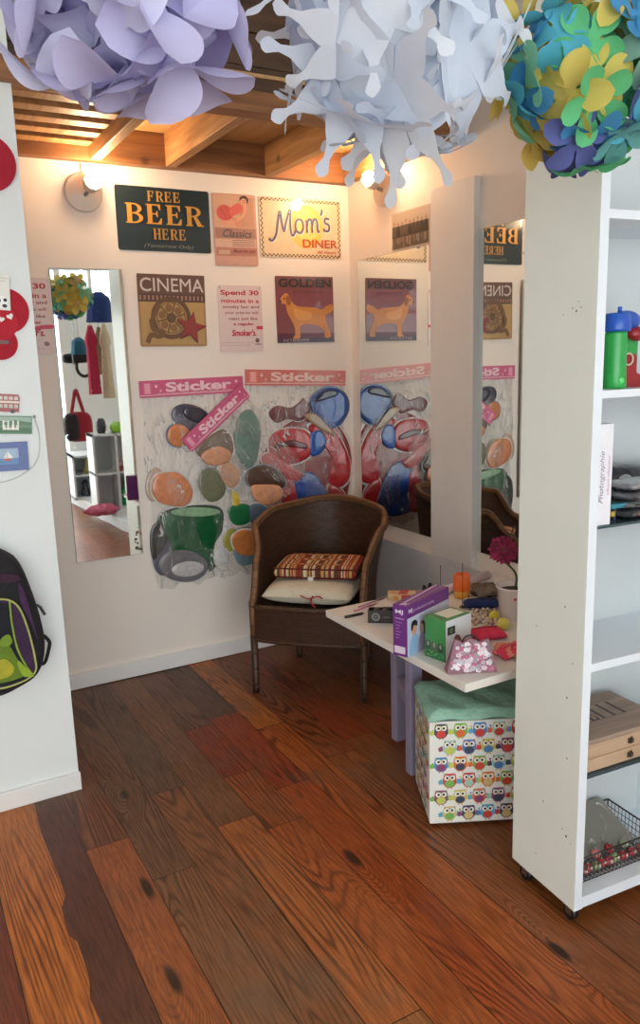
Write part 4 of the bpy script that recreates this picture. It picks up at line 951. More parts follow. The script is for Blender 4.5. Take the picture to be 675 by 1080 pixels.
# candle
loc = flat_at(487, 630)
t = thing('candle', 'orange and amber candle standing near the back of the table', 'candle', loc)
MB().lathe([(.027, 0), (.030, .004), (.030, .030)], 28, col=lin((226, 160, 52))).build('glass_base', mat('amber_wax', (222, 156, 54), .3, coat=.4), t)
MB().lathe([(.0305, .030), (.032, .034), (.032, .088), (.030, .092), (.024, .092), (.022, .084), (0, .084)], 28).build('wax', mat('orange_wax', (236, 106, 34), .35, coat=.3), t)
MB().tube([(0, 0, .083), (.001, 0, .098)], .0012, 6, lin((40, 30, 24))).build('wick', M_COL, t)
for (u, v0, v1, lbl) in ((487.5, 641, 595, 'thin dark stick standing in front of the orange candle'), (464.5, 622, 597, 'thin dark stick standing left of the orange candle')):
    loc = flat_at(u, v0); top = onY(u, v1, loc[1]); t = thing('incense_stick', lbl, 'stick', loc)
    MB().tube([(0, 0, 0), (.001, 0, (top.z - TZ) * .5), (0, 0, top.z - TZ)], .0014, 6, lin((58, 50, 46))).build('stick', M_COL, t); MB().ell((0, 0, .004), (.011, .011, .005), lin((70, 60, 54)), 10).build('foot', M_COL, t); MB().ell((0, 0, top.z - TZ), (.0022, .0022, .003), lin((40, 34, 32)), 8).build('tip', M_COL, t)
# black open trinket box and pen
t = thing('trinket_box', 'small black open box with a silver emblem near the left table edge', 'box', flat_at(388, 657), math.radians(-38))
bx = lin((30, 27, 28)); mb = MB()
mb.box((0, 0, 0), (.092, .05, .004), bx); mb.box((0, 0, 0), (.092, .003, .045), bx); mb.box((0, .047, 0), (.092, .05, .040), bx); mb.box((0, 0, 0), (.003, .05, .042), bx); mb.box((.089, 0, 0), (.092, .05, .045), bx); mb.build('tray', M_CARD, t)
mb = MB(); mb.box((0, 0, 0), (.045, .030, .003), bx, Matrix.Translation((.004, .048, .040)) @ Matrix.Rotation(math.radians(-55), 4, 'X')); mb.box((0, 0, 0), (.04, .03, .003), lin((66, 60, 56)), Matrix.Translation((.05, .046, .042)) @ Matrix.Rotation(math.radians(-28), 4, 'X')); mb.build('flap', M_CARD, t)
mb = MB(); mb.ell((.03, .025, .030), (.016, .013, .018), lin((74, 68, 66)), 10); mb.ell((.062, .026, .032), (.018, .014, .016), lin((52, 48, 48)), 10); mb.build('contents', M_COL, t)
k = Ink(.09, .045); k.ring(.30, .5, .10, .16, (150, 146, 144)); k.star(.30, .5, .09, (120, 116, 116)); k.rect(.58, .48, .84, .54, (120, 112, 110)); k.build('emblem', M_PRINT, t, .0006, fr=lambda x_, z_, e: Vector((x_ + .046, -e, z_ + .0225)))
def stickthing(name, label, cat, a, b, r, c, tipc=None, z=None):
    A_, B_ = onZ(*a, TZ), onZ(*b, TZ); dv = B_ - A_; t = thing(name, label, cat, (A_.x, A_.y, TZ + r), math.atan2(dv.y, dv.x)); L_ = dv.length
    MB().tube([(0, 0, 0), (L_ * .86, 0, 0)], r, 8, lin(c)).build('barrel', M_COL, t); MB().tube([(L_ * .86, 0, 0), (L_, 0, 0)], [r * .9, r * .3], 8, lin(tipc or c)).build('tip', M_COL, t); return t
stickthing('marker_pen', 'black marker pen lying on the left table end', 'pen', (364, 652), (384, 648), .005, (26, 24, 26))
stickthing('pencil', 'pink pencil lying on the left end of the table, nearer the edge', 'pencil', (373, 645.5), (400, 636), .0030, (206, 130, 150), (220, 190, 160))
stickthing('pencil', 'mauve pencil lying behind the pink one', 'pencil', (378, 641), (409, 630), .0028, (176, 120, 150), (220, 190, 160))
# cream packet with red print
t = thing('product_packet', 'cream packet with red print lying behind the purple carton', 'packet', flat_at(409, 634), math.radians(-33))
MB().box((0, 0, 0), (.17, .055, .026), lin((222, 192, 150)), None, .004).build('packet', M_CARD, t)
k = Ink(.17, .026); k.rect(.30, .1, .50, .9, (196, 70, 52)).ell(.18, .5, .06, .3, (226, 150, 80)); k.rect(.58, .35, .85, .6, (190, 130, 100)); k.build('front_print', M_PRINT, t, .0006, fr=lambda x_, z_, e: Vector((x_ + .085, -e, z_ + .013)))
k = Ink(.17, .055); k.poly([(.3, 0), (.5, 0), (.42, 1), (.22, 1)], (196, 70, 52)).rect(.62, .2, .95, .7, (150, 104, 110)).ell(.12, .5, .07, .3, (230, 160, 90)); k.build('top_print', M_PRINT, t, .0006, fr=lambda x_, z_, e: Vector((x_ + .085, z_ + .0275, .026 + e)))
t = thing('hair_clip', 'small black claw hair clip behind the purple carton', 'hair clip', flat_at(452, 624), .3)
for sx in (-1, 1):
    MB().prism([(0, 0), (.020, 0), (.026, .012), (.018, .030), (.010, .016)], 0, .012, lin((34, 28, 28)), fr=lambda x_, y_, h_, sx=sx: Vector((sx * (x_ + .002), h_, y_))).build('claw', M_COL, t)
# rolled paper
A_, B_ = onZ(471, 626, TZ), onZ(507, 613, TZ); dv = B_ - A_
t = thing('paper_roll', 'long white and pink paper roll lying behind the candle', 'paper roll', (A_.x, A_.y, TZ + .0165), math.atan2(dv.y, dv.x))
MB().tube([(-.02, 0, 0), (dv.length + .05, 0, 0)], .016, 16, lin((226, 208, 214))).build('sheet', M_CARD, t); MB().lathe([(.017, 0), (.017, .02), (.009, .02), (.008, .0)], 16, (dv.length * .2, 0, 0), lin((206, 150, 190)), Matrix.Rotation(PI / 2, 4, 'Y')).build('band', M_CARD, t)
# blue pouch, grey scarf, toy ball, beads
t = thing('pencil_pouch', 'dark blue zip pouch lying left of the plant pot', 'pouch', flat_at(508, 641), math.radians(-28))
pillow(MB(), .14, .055, .034, lin((28, 44, 98)), cen=(0, 0, .017)).build('pouch', M_CLOTH, t); MB().tube([(-.055, 0, .034), (0, 0, .036), (.055, 0, .034)], .0025, 6, lin((20, 24, 40))).build('zip', M_COL, t)
t = thing('scarf', 'crumpled grey brown scarf bundled beside the plant pot', 'scarf', flat_at(513, 628))
def crump(c, r, seed, n=22, amp=.25):
    ph = [random.Random(seed).uniform(0, 6) for _ in range(4)]
    def f(u, v):
        th, ph_ = 2 * PI * u, PI * (v - .5); k_ = 1 + amp * math.sin(5 * th + ph[0]) * math.cos(3 * ph_ + ph[1]) + amp * .6 * math.sin(9 * th + 4 * ph_ + ph[2])
        return Vector((c[0] + r[0] * math.cos(ph_) * math.cos(th) * k_, c[1] + r[1] * math.cos(ph_) * math.sin(th) * k_, max(c[2] - r[2], c[2] + r[2] * math.sin(ph_) * k_)))
    return f
MB().grid(crump((0, 0, .022), (.06, .05, .022), 3), 40, 20, lin((126, 108, 92)), cu=True).build('cloth', M_CLOTH, t)
t = thing('toy_ball', 'small white and blue ball in front of the candle', 'ball', flat_at(493, 640))
MB().ell((0, 0, .017), (.017, .017, .017), lin((226, 222, 210)), 18).build('ball', M_COL, t); MB().ell((-.010, -.004, .018), (.010, .014, .014), lin((50, 90, 170)), 14).build('patch', M_COL, t)
mb = MB(); r_ = random.Random(21)
for i in range(150):
    q = onZ(497 + r_.random() * 26, 644 + r_.random() * 16, TZ); mb.ell((q.x, q.y, TZ + .004 + r_.random() * .006), (.005, .005, .004), lin(r_.choice([(222, 206, 182), (236, 228, 214), (190, 150, 130), (206, 190, 160), (160, 120, 110)])), 7)
o = mb.build('bead', M_COL); o['kind'] = 'stuff'; tag(o, 'loose cream and tan beads scattered on the table by the yellow balls', 'beads')
for (u, v, r0, lbl, c) in ((521, 654, .017, 'smaller yellow ball on the table, farther from the front edge', (222, 204, 62)), (531, 664, .0205, 'larger pale yellow ball on the table beside the pink purse', (216, 206, 92))):
    t = thing('toy_ball', lbl, 'ball', flat_at(u, v)); mb = MB(); mb.ell((0, 0, r0), (r0 * 1.15, r0, r0), lin(c), 18); mb.build('ball', M_COL, t); MB().ell((-r0 * 1.05, -.002, r0), (.005, .005, .004), lin((226, 230, 120)), 10).build('nub', M_COL, t)
t = thing('purse', 'flat hot pink purse lying behind the floral bag', 'purse', flat_at(513, 672), math.radians(-15))
pillow(MB(), .12, .085, .026, lin((232, 56, 96)), cen=(0, 0, .013), p=4).build('pouch', M_CLOTH, t); MB().tube([(-.05, .02, .026), (0, .024, .028), (.05, .02, .026)], .002, 6, lin((160, 30, 60))).build('zip', M_COL, t)
t = thing('scarf', 'crumpled pink and coral cloth at the front table edge beside the shelf unit', 'cloth', flat_at(541, 690))
MB().grid(crump((0, 0, .016), (.065, .045, .016), 8, amp=.22), 40, 18, cu=True, cfn=lambda u, v: lin((236, 150, 130)) if math.sin(7 * u * 6.28 + v * 9) > -.2 else lin((230, 62, 90))).build('cloth', M_CLOTH, t)
# gerbera in a pot
pp = onZ(541, 652, TZ)
t = thing('potted_flower', 'dark magenta gerbera in a white pot beside the shelf unit', 'potted plant', (pp.x, pp.y, TZ))
MB().lathe([(0, 0), (.042, 0), (.044, .003), (.058, .112), (.061, .114), (.061, .120), (.055, .120), (.053, .10), (0, .098)], 36).build('pot', mat('glazed_pot', (226, 214, 212), .25, coat=.4), t)
MB().ell((0, 0, .100), (.052, .052, .008), lin((56, 40, 30)), 18).build('soil', M_CLOTH, t)
lab(MB().ell((-.030, -.040, .085), (.007, .007, .007), lin((190, 50, 70)), 10).build('heart', M_COL, t), 'small red dot on the pot')
fcn = onY(530.5, 580, pp.y - .03); fl_ = fcn - Vector((pp.x, pp.y, TZ))
nrm = (EYE - fcn).normalized(); nrm = (nrm + Vector((.05, 0, .10))).normalized()
mb = MB().tube(smooth_open([(0.008, 0.0, .10), (.012, .004, .16), (fl_.x + .022, fl_.y + .035, fl_.z - .035), tuple(fl_ - nrm * .012)], 8), .0042, 8, lin((52, 82, 48))); mb.build('stem', M_COL, t)
ux = nrm.cross(Vector((0, 0, 1))).normalized(); uy = ux.cross(nrm)
mb = MB(); r_ = random.Random(6)
for ring_, (cnt, R_, lift) in enumerate(((22, .050, 0), (20, .043, .004), (18, .030, .008), (14, .020, .010))):
    for i in range(cnt):
        a = 2 * PI * (i + .5 * ring_) / cnt + r_.uniform(-.06, .06); RR = R_ * r_.uniform(.92, 1.06); c = r_.choice([(126, 20, 62), (150, 30, 78), (100, 14, 50)])
        def pf(u, v, a=a, RR=RR, lift=lift):
            s_ = .25 + .75 * v; wd_ = RR * .17 * math.sin(PI * min(1, .12 + v * .86)) ** .6; off = (u - .5) * 2 * wd_
            d_ = ux * math.cos(a) + uy * math.sin(a); e_ = ux * -math.sin(a) + uy * math.cos(a)
            return fl_ + d_ * RR * s_ + e_ * off + nrm * (lift + .006 * math.sin(PI * s_) - .10 * RR * v * v + .002 * abs(u - .5))
        mb.grid(pf, 2, 5, lin(c))
mb.build('petals', M_CLOTH, t, fixn=False)
mb = MB(); Mf = Matrix((ux, uy, nrm)).transposed().to_4x4()
mb.ell(fl_ + nrm * .010, (.0105, .0105, .006), lin((52, 26, 36)), 14, M=Mf)
for i in range(40):
    a = i * 2.4; q = .0105 * math.sqrt(i / 40); mb.ell(fl_ + nrm * .0155 + (ux * math.cos(a) + uy * math.sin(a)) * q, (.0011, .0011, .002), lin((120, 96, 80) if i % 3 else (160, 130, 90)), 6, M=Mf)
mb.build('flower_centre', M_CLOTH, t)

# ------------------------------------------------------------------ white shelf unit on casters
SX0, SX1, SY0, SY1, SZ0, SZ1 = 1.435, 1.933, 1.276, 1.530, .046, 2.40
SRZ = math.radians(-4.6)
def S(lx, ly, z): return (SX0 + lx * math.cos(SRZ) - ly * math.sin(SRZ), SY0 + lx * math.sin(SRZ) + ly * math.cos(SRZ), z)
def SL(u, v, ly):
    'local x on the shelf of what is seen at u, v at depth ly'
    n = Vector((-math.sin(SRZ), math.cos(SRZ), 0)); d = ray(u, v); o = Vector((SX0, SY0, 0)) + n * ly; q = EYE + d * ((o - EYE).dot(n) / d.dot(n)); q -= Vector((SX0, SY0, 0)); return q.x * math.cos(SRZ) + q.y * math.sin(SRZ)
su = thing('shelf_unit', 'tall white shelf unit on casters beside the table', 'shelf unit', (SX0, SY0, 0), SRZ)
Wd, Dp = SX1 - SX0, SY1 - SY0
def zfront(u, v): return onY(u, v, SY0).z
M_SIDE = mat('greyed_white_panel', (234, 238, 230), .45, var=.05, scale=5, bump=.05)
mb = MB().box((0, 0, SZ0), (.026, Dp, SZ1), W, None, .0015); o = mb.build('side_panel', M_SIDE, su)
mb = MB(); r_ = random.Random(4)
for (u, v, s_) in ((608, 328, .003), (613, 324, .002), (604, 325, .002), (610, 318, .0015), (594, 332, .0015), (596, 640, .0025), (604, 700, .002), (598, 736, .003), (573, 845, .0025), (593, 874, .002), (597, 882, .004), (602, 890, .0015), (566, 660, .002), (598, 800, .0025), (565, 900, .002)):
    n_ = Vector((math.cos(SRZ), math.sin(SRZ), 0)); d_ = ray(u, v); q = EYE + d_ * ((Vector((SX0, SY0, 0)) - EYE).dot(n_) / d_.dot(n_)); ly_ = -(q.x - SX0) * math.sin(SRZ) + (q.y - SY0) * math.cos(SRZ); mb.ell((-.0002, ly_, q.z), (.0006, s_ * .8, s_), lin((70, 62, 54)), 8)
MB().box((0, -.0012, SZ0), (.026, 0, SZ1), W).build('edge_band', M_WHITE, o)
lab(mb.build('screw_hole', M_COL, o), 'small dark dents and screw holes')
MB().box((Wd - .026, 0, SZ0), (Wd, Dp, SZ1), W, None, .0015).build('side_panel', M_WHITE, su)
MB().box((.026, Dp - .012, SZ0), (Wd - .026, Dp, SZ1), W).build('back_panel', mat('shaded_back_panel', (204, 208, 210), .55, var=.06, scale=5), su)  # shade of the unlit interior put into a greyer panel colour
zs = dict(b1=zfront(635, 412), b1l=zfront(635, 420.5), g1=zfront(630, 555.5), g1l=zfront(630, 562.5), b2=zfront(627, 699.5), b2l=zfront(627, 708), g2=zfront(622, 818), g2l=zfront(622, 826), bt=zfront(616, 945))
def board(z0, z1, name, m): return MB().box((.0262, 0.001, z0), (Wd - .0262, Dp - .0122, z1), W, None, .001).build(name, m, su)
board(SZ0, zs['bt'], 'bottom_board', M_WHITE); board(zs['b2l'], zs['b2'], 'shelf', M_WHITE); board(zs['b1l'], zs['b1'], 'shelf', M_WHITE); board(SZ1 - .026, SZ1, 'top_board', M_WHITE)
board(1.78, 1.80, 'shelf', M_WHITE)
M_GEDGE = glass_mat('grey_glass', (.62, .74, .75), .04, (86, 108, 118))
for a_, b_ in (('g1l', 'g1'), ('g2l', 'g2')): lab(board(zs[b_] - .007, zs[b_], 'glass_shelf', M_GEDGE), 'grey glass shelf')
for (cx_, cy_) in ((.019, .024), (.019, Dp - .05), (Wd - .03, .024), (Wd - .03, Dp - .05)):
    c = MB().box((cx_ - .016, cy_ - .02, SZ0 - .005), (cx_ + .016, cy_ + .02, SZ0), W).build('caster', M_STEEL, su)
    MB().tube([(cx_ - .009, cy_ + .006, .020), (cx_ + .009, cy_ + .006, .020)], .020, 18).build('wheel', M_BLACK, c)
    MB().box((cx_ - .013, cy_ - .008, .018), (cx_ - .010, cy_ + .014, SZ0 - .003), W).box((cx_ + .010, cy_ - .008, .018), (cx_ + .013, cy_ + .014, SZ0 - .003), W).build('fork', M_STEEL, c)
def on_shelf(u, v, z): q = onZ(u, v, z); return (q.x, q.y, z)
# toys on the top shelf board
z = zs['b1']; q = onY(648, 411, SY0 + .06)
t = thing('toy_tower', 'green plastic toy tower with a blue cap on the shelf', 'toy', S(SL(648, 400, .05), .05, z), SRZ)
gr, bl, rd = lin((40, 160, 74)), lin((28, 84, 186)), lin((150, 24, 36))
mb = MB().lathe([(.0, 0), (.026, 0), (.028, .004), (.026, .05), (.025, .128), (.024, .134), (0, .134)], 24, col=gr); mb.box((-.026, -.006, .004), (.030, .03, .13), gr, None, .005); mb.ell((-.004, -.026, .02), (.008, .005, .008), lin((90, 220, 120)), 12); mb.build('body', M_COL, t)
mb = MB().lathe([(.0, .134), (.032, .134), (.033, .140), (.030, .172), (.026, .176), (0, .178)], 24, col=bl); mb.lathe([(.006, .176), (.005, .186), (.006, .190), (0, .192)], 12, (.008, 0, 0), bl); lab(mb.build('cap', M_COL, t), 'blue cap with a small knob')
t = thing('toy_pistol', 'red and green plastic toy with a blue ball top beside the toy tower', 'toy', S(SL(648, 400, .05) + .068, .075, z), SRZ)
mb = MB().prism([(-.028, .002), (.05, .002), (.05, .14), (-.01, .14), (-.028, .12)], .02, .05, gr); mb.build('body', M_COL, t)
mb = MB(); mb.prism([tuple(p_) for p_ in smooth_closed([(-.024, .004), (.05, .003), (.052, .028), (.012, .034), (.008, .075), (-.020, .078), (-.028, .04)], 5)], -.018, .018, rd); lab(mb.build('boot', M_COL, t), 'dark red boot-shaped part')
MB().tube([(-.020 + .014 * math.cos(a / 12 * 6.28), -.020, .068 + .014 * math.sin(a / 12 * 6.28)) for a in range(12)], .0025, 6, lin((196, 186, 170)), closed=True).build('ring', M_COL, t)
mb = MB().ell((.015, .03, .160), (.038, .034, .026), bl, 18); mb.ell((.035, .01, .128), (.03, .02, .018), rd, 14); mb.build('ball_top', M_COL, t)
# glass shelf 1: white box file and wrapped things
z = zs['g1']
t = thing('box_file', 'upright white box file with grey script lettering on its spine', 'box file', S(.030, .008, z), SRZ)
bw_ = SL(645.5, 500, .008) - .030; bh_ = zfront(640, 447.5) - z
MB().box((0, 0, 0), (bw_, .18, bh_), lin((232, 232, 240)), None, .001).build('case', M_CARD, t)
k = Ink(bh_, bw_); k.text('Photographie', .22, .12, .74, .52, (140, 130, 150), 0, .35); k.line([(.24, .25), (.30, .05), (.34, .4), (.40, .1)], .0012, (150, 140, 156)); k.text('album classeur', .30, .64, .70, .82, (196, 130, 160), 0, .2)
k.build('lettering', M_PRINT, t, .0006, fr=lambda x_, z_, e: Vector((bw_ / 2 - z_, -e, bh_ / 2 + x_)))
t = thing('wrapped_roll', 'black plastic wrapped roll at the back of the glass shelf', 'roll', S(.27, .175, z + .062), SRZ)
MB().tube([(-.19, 0, 0), (-.18, 0, 0), (0, 0, .003), (.15, 0, 0), (.16, 0, 0)], [.03, .043, .046, .043, .03], 20, lin((34, 33, 36))).build('roll', print_mat('black_film', .22, .5, 0, .2, .8, 26), t)
lab(MB().lathe([(0, 0), (.030, 0), (.031, .004), (.010, .006), (0, .006)], 20, (-.03, -.047, .0), lin((170, 170, 172)), Matrix.Rotation(PI / 2, 4, 'X')).build('label', M_COL, t), 'round silver sticker')
for i in range(4):
    t = thing('foil_packet', ['flat silver foil packet at the bottom of the pile beside the box file', 'second silver foil packet up in the pile on the glass shelf', 'third silver foil packet up in the pile on the glass shelf', 'silver foil packet on top of the pile on the glass shelf'][i], 'packet', S(.205 + .012 * (i % 2), .066, z + .012 + .0225 * i), [.1, -.2, .25, -.05][i], 'foil packets piled on the glass shelf')
    mb = MB(); pillow(mb, .16, .10, .022, lin([(120, 118, 122), (176, 178, 180), (148, 150, 156), (196, 198, 200)][i]), p=4); mb.build('packet', print_mat('foil_%d' % i, .25, .3, .6, .4, .9, 34), t)
    MB().box((-.04, -.051, -.002), (.01, -.046, .002), lin([(200, 150, 60), (40, 40, 44), (60, 140, 160), (60, 60, 66)][i])).build('label', M_COL, t)
t = thing('scissors_case', 'teal plastic case sticking out beside the white box file', 'case', S(.098, .04, z), SRZ)
MB().box((0, -.012, .030), (.055, .010, .042), lin((52, 130, 146)), None, .003).box((.012, -.008, 0), (.022, .006, .03), lin((44, 52, 70)), None, .002).build('case', M_COL, t); MB().box((.0, -.013, .012), (.012, .006, .024), lin((190, 160, 60)), None, .001).build('tag', M_COL, t)
# white shelf: worn stain; chest with two drawers on the lower glass shelf
z = zs['g2']
t = thing('wooden_chest', 'small wooden chest with two drawers and burnt lettering on its lid, on the shelf', 'chest', S(.034, .012, z), SRZ)
CW, CD, CH = .275, .20, zfront(664, 768) - z
M_CHEST = wood_mat('chest_wood', (172, 142, 116), (200, 170, 142), 'X', knots=False, rough=.6)
MB().box((0, .004, 0), (CW, CD, CH - .012), W, None, .001).build('body', M_CHEST, t)
ld = MB().box((-.003, -.002, CH - .012), (CW + .003, CD + .003, CH), W, None, .002).build('lid', wood_mat('chest_lid', (140, 118, 104), (170, 146, 130), 'X', knots=False), t)
k = Ink(CW, CD); k.serif('DEANS', .20, .26, .86, .62, (72, 52, 44)); k.build('burnt_lettering', M_PRINT, ld, CH + .0006, .00005, fr=lambda x_, z_, e: Vector((x_ + CW / 2, z_ + CD / 2, e)))
hD = (CH - .012) / 2
for i in range(2):
    d_ = MB().box((.006, 0, hD * i + .003), (CW - .006, .012, hD * (i + 1) - .002), W, None, .001).build('drawer', M_CHEST, t)
    px_ = SL(664.5, 785, .012) - .034
    mb = MB(); 
    for a in range(5): mb.ell((px_ + .007 * math.cos(a * 1.257), -.002, hD * (i + .5) + .006 * math.sin(a * 1.257)), (.005, .002, .0045), lin((58, 42, 30)), 8)
    mb.ell((px_, -.006, hD * (i + .5)), (.005, .006, .005), lin((74, 54, 34)), 10); mb.build('pull', M_COL, d_)
# wire basket with ornaments
z = zs['bt']
t = thing('wire_basket', 'rectangular wire basket of red ornaments on the bottom shelf', 'basket', S(.035, .040, z), SRZ)
BX, BY, BZ = .30, .185, .078
def loop_(zz, g_=0): return [(g_, g_, zz), (BX - g_, g_, zz), (BX - g_, BY - g_, zz), (g_, BY - g_, zz)]
mb = MB(); L4 = loop_(BZ); 
for i in range(4): mb.tube([L4[i], L4[(i + 1) % 4]], .0026, 6)
mb.build('rim', M_WIRE, t)
mb = MB()
for zz in (.003, .022, .042, .060):
    l_ = loop_(zz, .004)
    for i in range(4): mb.tube([l_[i], l_[(i + 1) % 4]], .0012, 5)
for i in range(22): x_ = .004 + (BX - .008) * i / 21; mb.tube([(x_, .002, BZ), (x_, .004, .003), (x_, BY - .004, .003), (x_, BY - .002, BZ)], .0011, 5)
for i in range(14): y_ = .004 + (BY - .008) * i / 13; mb.tube([(.002, y_, BZ), (.004, y_, .003), (BX - .004, y_, .003), (BX - .002, y_, BZ)], .0011, 5)
mb.build('wire_mesh', M_WIRE, t)
def BK(x_, y_, zz): return S(.035 + x_, .040 + y_, z + zz)
t = thing('clear_packet', 'clear plastic packet lying tilted in the wire basket', 'packet', BK(.15, .115, .062), 0, rot=(math.radians(24), 0, .04 + SRZ))
MB().box((-.12, -.075, -.002), (.12, .075, .002), lin((142, 138, 128)), None, .001).build('card', M_CARD, t); MB().grid(lambda u, v: Vector(((u - .5) * .245, (v - .5) * .155, .004 + .006 * math.sin(3.1 * u) * math.sin(3.1 * v) + .001 * math.sin(30 * u))), 24, 16).build('film', M_FILM, t)
orn = [(.02, .022, (176, 52, 66)), (.055, .018, (150, 44, 56)), (.075, .030, (188, 70, 84)), (.10, .020, (140, 150, 100)), (.125, .030, (182, 56, 60)), (.15, .020, (196, 80, 92)), (.175, .032, (160, 172, 120)), (.20, .022, (178, 48, 60)), (.235, .026, (170, 60, 70)), (.27, .022, (186, 84, 90)), (.05, .044, (120, 130, 80)), (.11, .046, (200, 110, 110)), (.16, .046, (168, 40, 54)), (.215, .046, (150, 156, 130))]
og = 'glass ornaments in the wire basket'
for i, (x_, dy_, c) in enumerate(orn):
    up = i >= 10
    t = thing('ornament', 'small %s ornament with a cream spot in the wire basket' % ('green' if c[1] > c[0] - 15 else 'red'), 'ornament', BK(x_, .014 + dy_ * .5, .0185 + (.028 if up else 0)), SRZ + [.2, -.3, .1, .4][i % 4], og + (' (green)' if c[1] > c[0] - 15 else ' (red)'))
    MB().ell((0, 0, 0), (.0135, .0135, .0135), lin(c), 16).build('ball', M_CARD, t); mb = MB().ell((.002, -.0115, .004), (.005, .003, .005), lin((226, 214, 200)), 10); mb.build('spot', M_CARD, t)
    MB().tube([(0, 0, .012), (0, 0, .017)], .003, 8, lin((150, 140, 110))).build('cap', M_STEEL, t)

# ------------------------------------------------------------------ things on the partition
def pz(u, v): q = onY(u, v, YP); return q
def disc(mb, c, r, y0, y1, col): mb.prism([(c[0] + r * math.cos(2 * PI * i / 36), c[1] + r * math.sin(2 * PI * i / 36)) for i in range(36)], y0, y1, lin(col))
q = pz(-14, 172)
t = thing('felt_disc', 'large dark red felt disc high on the white partition', 'wall decoration', (q.x, YP, q.z)); mb = MB(); disc(mb, (0, 0), .083, -.010, -.0002, (172, 34, 54)); mb.build('disc', M_FELT, t); k = Ink(.12, .12); k.ring(.35, .5, .40, .42, (130, 24, 40)); k.build('stitching', M_PRINT, t, .0105)
q = pz(5, 345)
t = thing('felt_hanging', 'red felt hanging of round pieces with white hearts on the partition', 'wall decoration', (q.x, YP, q.z))
R = lambda u, v: ((pz(u, v).x - q.x), (pz(u, v).z - q.z))
for i, (u, v, ru, y0_, c) in enumerate(((6, 328, 22, -.006, (176, 34, 50)), (-2, 340, 18, -.010, (186, 40, 56)), (0, 362, 16.5, -.008, (170, 32, 48)))):
    mb = MB(); disc(mb, R(u, v), ru / 318, y0_, -.0002, c); mb.build('felt_piece', M_FELT, t)
k = Ink(.1, .16)
def heart(k, cx_, cy_, s_, c, rot=0):
    pts = []
    for i in range(24):
        a = 2 * PI * i / 24; x_ = 16 * math.sin(a) ** 3 / 17; y_ = -(13 * math.cos(a) - 5 * math.cos(2 * a) - 2 * math.cos(3 * a) - math.cos(4 * a)) / 17
        ca, sa = math.cos(rot), math.sin(rot); pts.append((cx_ + s_ * (x_ * ca - y_ * sa) / k.w, cy_ + s_ * (x_ * sa + y_ * ca) / k.h))
    k.poly(pts, c)
hx, hz = R(10, 334); heart(k, .5 + hx / .1, .5 - hz / .16, .011, (236, 226, 222), -.4); hx, hz = R(1, 337); heart(k, .5 + hx / .1, .5 - hz / .16, .010, (236, 226, 222), .2)
hx, hz = R(2, 361); k.rect(.5 + (hx - .02) / .1, .5 - (hz + .006) / .16, .5 + (hx + .02) / .1, .5 - (hz - .006) / .16, (90, 24, 34)); lab(k.build('heart_print', M_PRINT, t, .0105), 'white hearts')
q = pz(-1, 308)
t = thing('card', 'small white card with a black and white animal picture above the red felt hanging', 'card', (q.x, YP - .0105, q.z), 0, None, rot=(0, .06, 0)); MB().box((-.030, -.0012, -.055), (.030, 0, .055), lin((226, 224, 216))).build('sheet', M_CARD, t)
k = Ink(.06, .11); k.blob([(.25, .72), (.45, .62), (.75, .64), (.86, .80), (.70, .93), (.35, .92)], (240, 240, 238)); k.ell(.45, .74, .09, .06, (24, 24, 26)); k.ell(.75, .72, .09, .05, (24, 24, 26)); k.ell(.72, .88, .12, .05, (24, 24, 26)); k.line([(.1, .12), (.9, .12)], .002, (190, 186, 178)).line([(.1, .2), (.8, .2)], .002, (190, 186, 178)); k.build('print', M_PRINT, t, .0016)
q = pz(3, 425.5)
t = thing('fridge_magnet', 'red double-decker bus magnet on the partition', 'magnet', (q.x, YP, q.z), 0, None, rot=(0, .10, 0))
MB().prism([(-.05, -.026), (.048, -.026), (.05, .02), (.046, .030), (-.05, .030)], -.006, -.0002, lin((156, 40, 42))).build('body', M_CARD, t)
k = Ink(.1, .056); 
for i in range(6): k.rect(.05 + i * .155, .08, .17 + i * .155, .28, (206, 196, 188)).rect(.05 + i * .155, .52, .17 + i * .155, .74, (190, 178, 170))
k.rect(0, .34, 1, .46, (226, 210, 196)).ell(.25, .92, .07, .11, (40, 30, 30)).ell(.78, .92, .07, .11, (40, 30, 30)); k.build('window_print', M_PRINT, t, .0065)
q = pz(10, 448)
t = thing('fridge_magnet', 'green landscape magnet with white lettering below the bus magnet', 'magnet', (q.x, YP, q.z), 0, None, rot=(0, .08, 0))
MB().prism([(-.068, -.029), (.068, -.029), (.068, .029), (-.068, .029)], -.006, -.0002, lin((92, 130, 92))).build('body', M_CARD, t); k = Ink(.136, .058)
k.rect(.02, .06, .98, .34, (150, 176, 160)).rect(.02, .66, .98, .94, (58, 104, 66)); 
for i in range(4): k.text('ILIL'[i], .34 + i * .10, .28, .40 + i * .10, .78, (232, 230, 220), .03)
k.poly([(.02, .34), (.2, .2), (.4, .36), (.6, .22), (.98, .36), (.98, .5), (.02, .5)], (74, 112, 80)); k.text('LLLI', .34, .26, .70, .76, (236, 232, 222), .03); k.build('print', M_PRINT, t, .0065)
q = pz(8, 481.5)
t = thing('picture_frame', 'small blue picture frame with a boat picture on the partition', 'picture frame', (q.x, YP, q.z), 0, None, rot=(0, .03, 0))
fr_ = MB(); 
for a_, b_ in (((-.062, -.046), (.062, -.027)), ((-.062, .027), (.062, .046)), ((-.062, -.027), (-.034, .027)), ((.034, -.027), (.062, .027))): fr_.box((a_[0], -.010, a_[1]), (b_[0], -.0002, b_[1]), lin((62, 82, 150)))
fr_.build('frame', M_CARD, t); MB().box((-.034, -.004, -.027), (.034, -.0005, .027), lin((150, 176, 200))).build('backing', M_CARD, t)
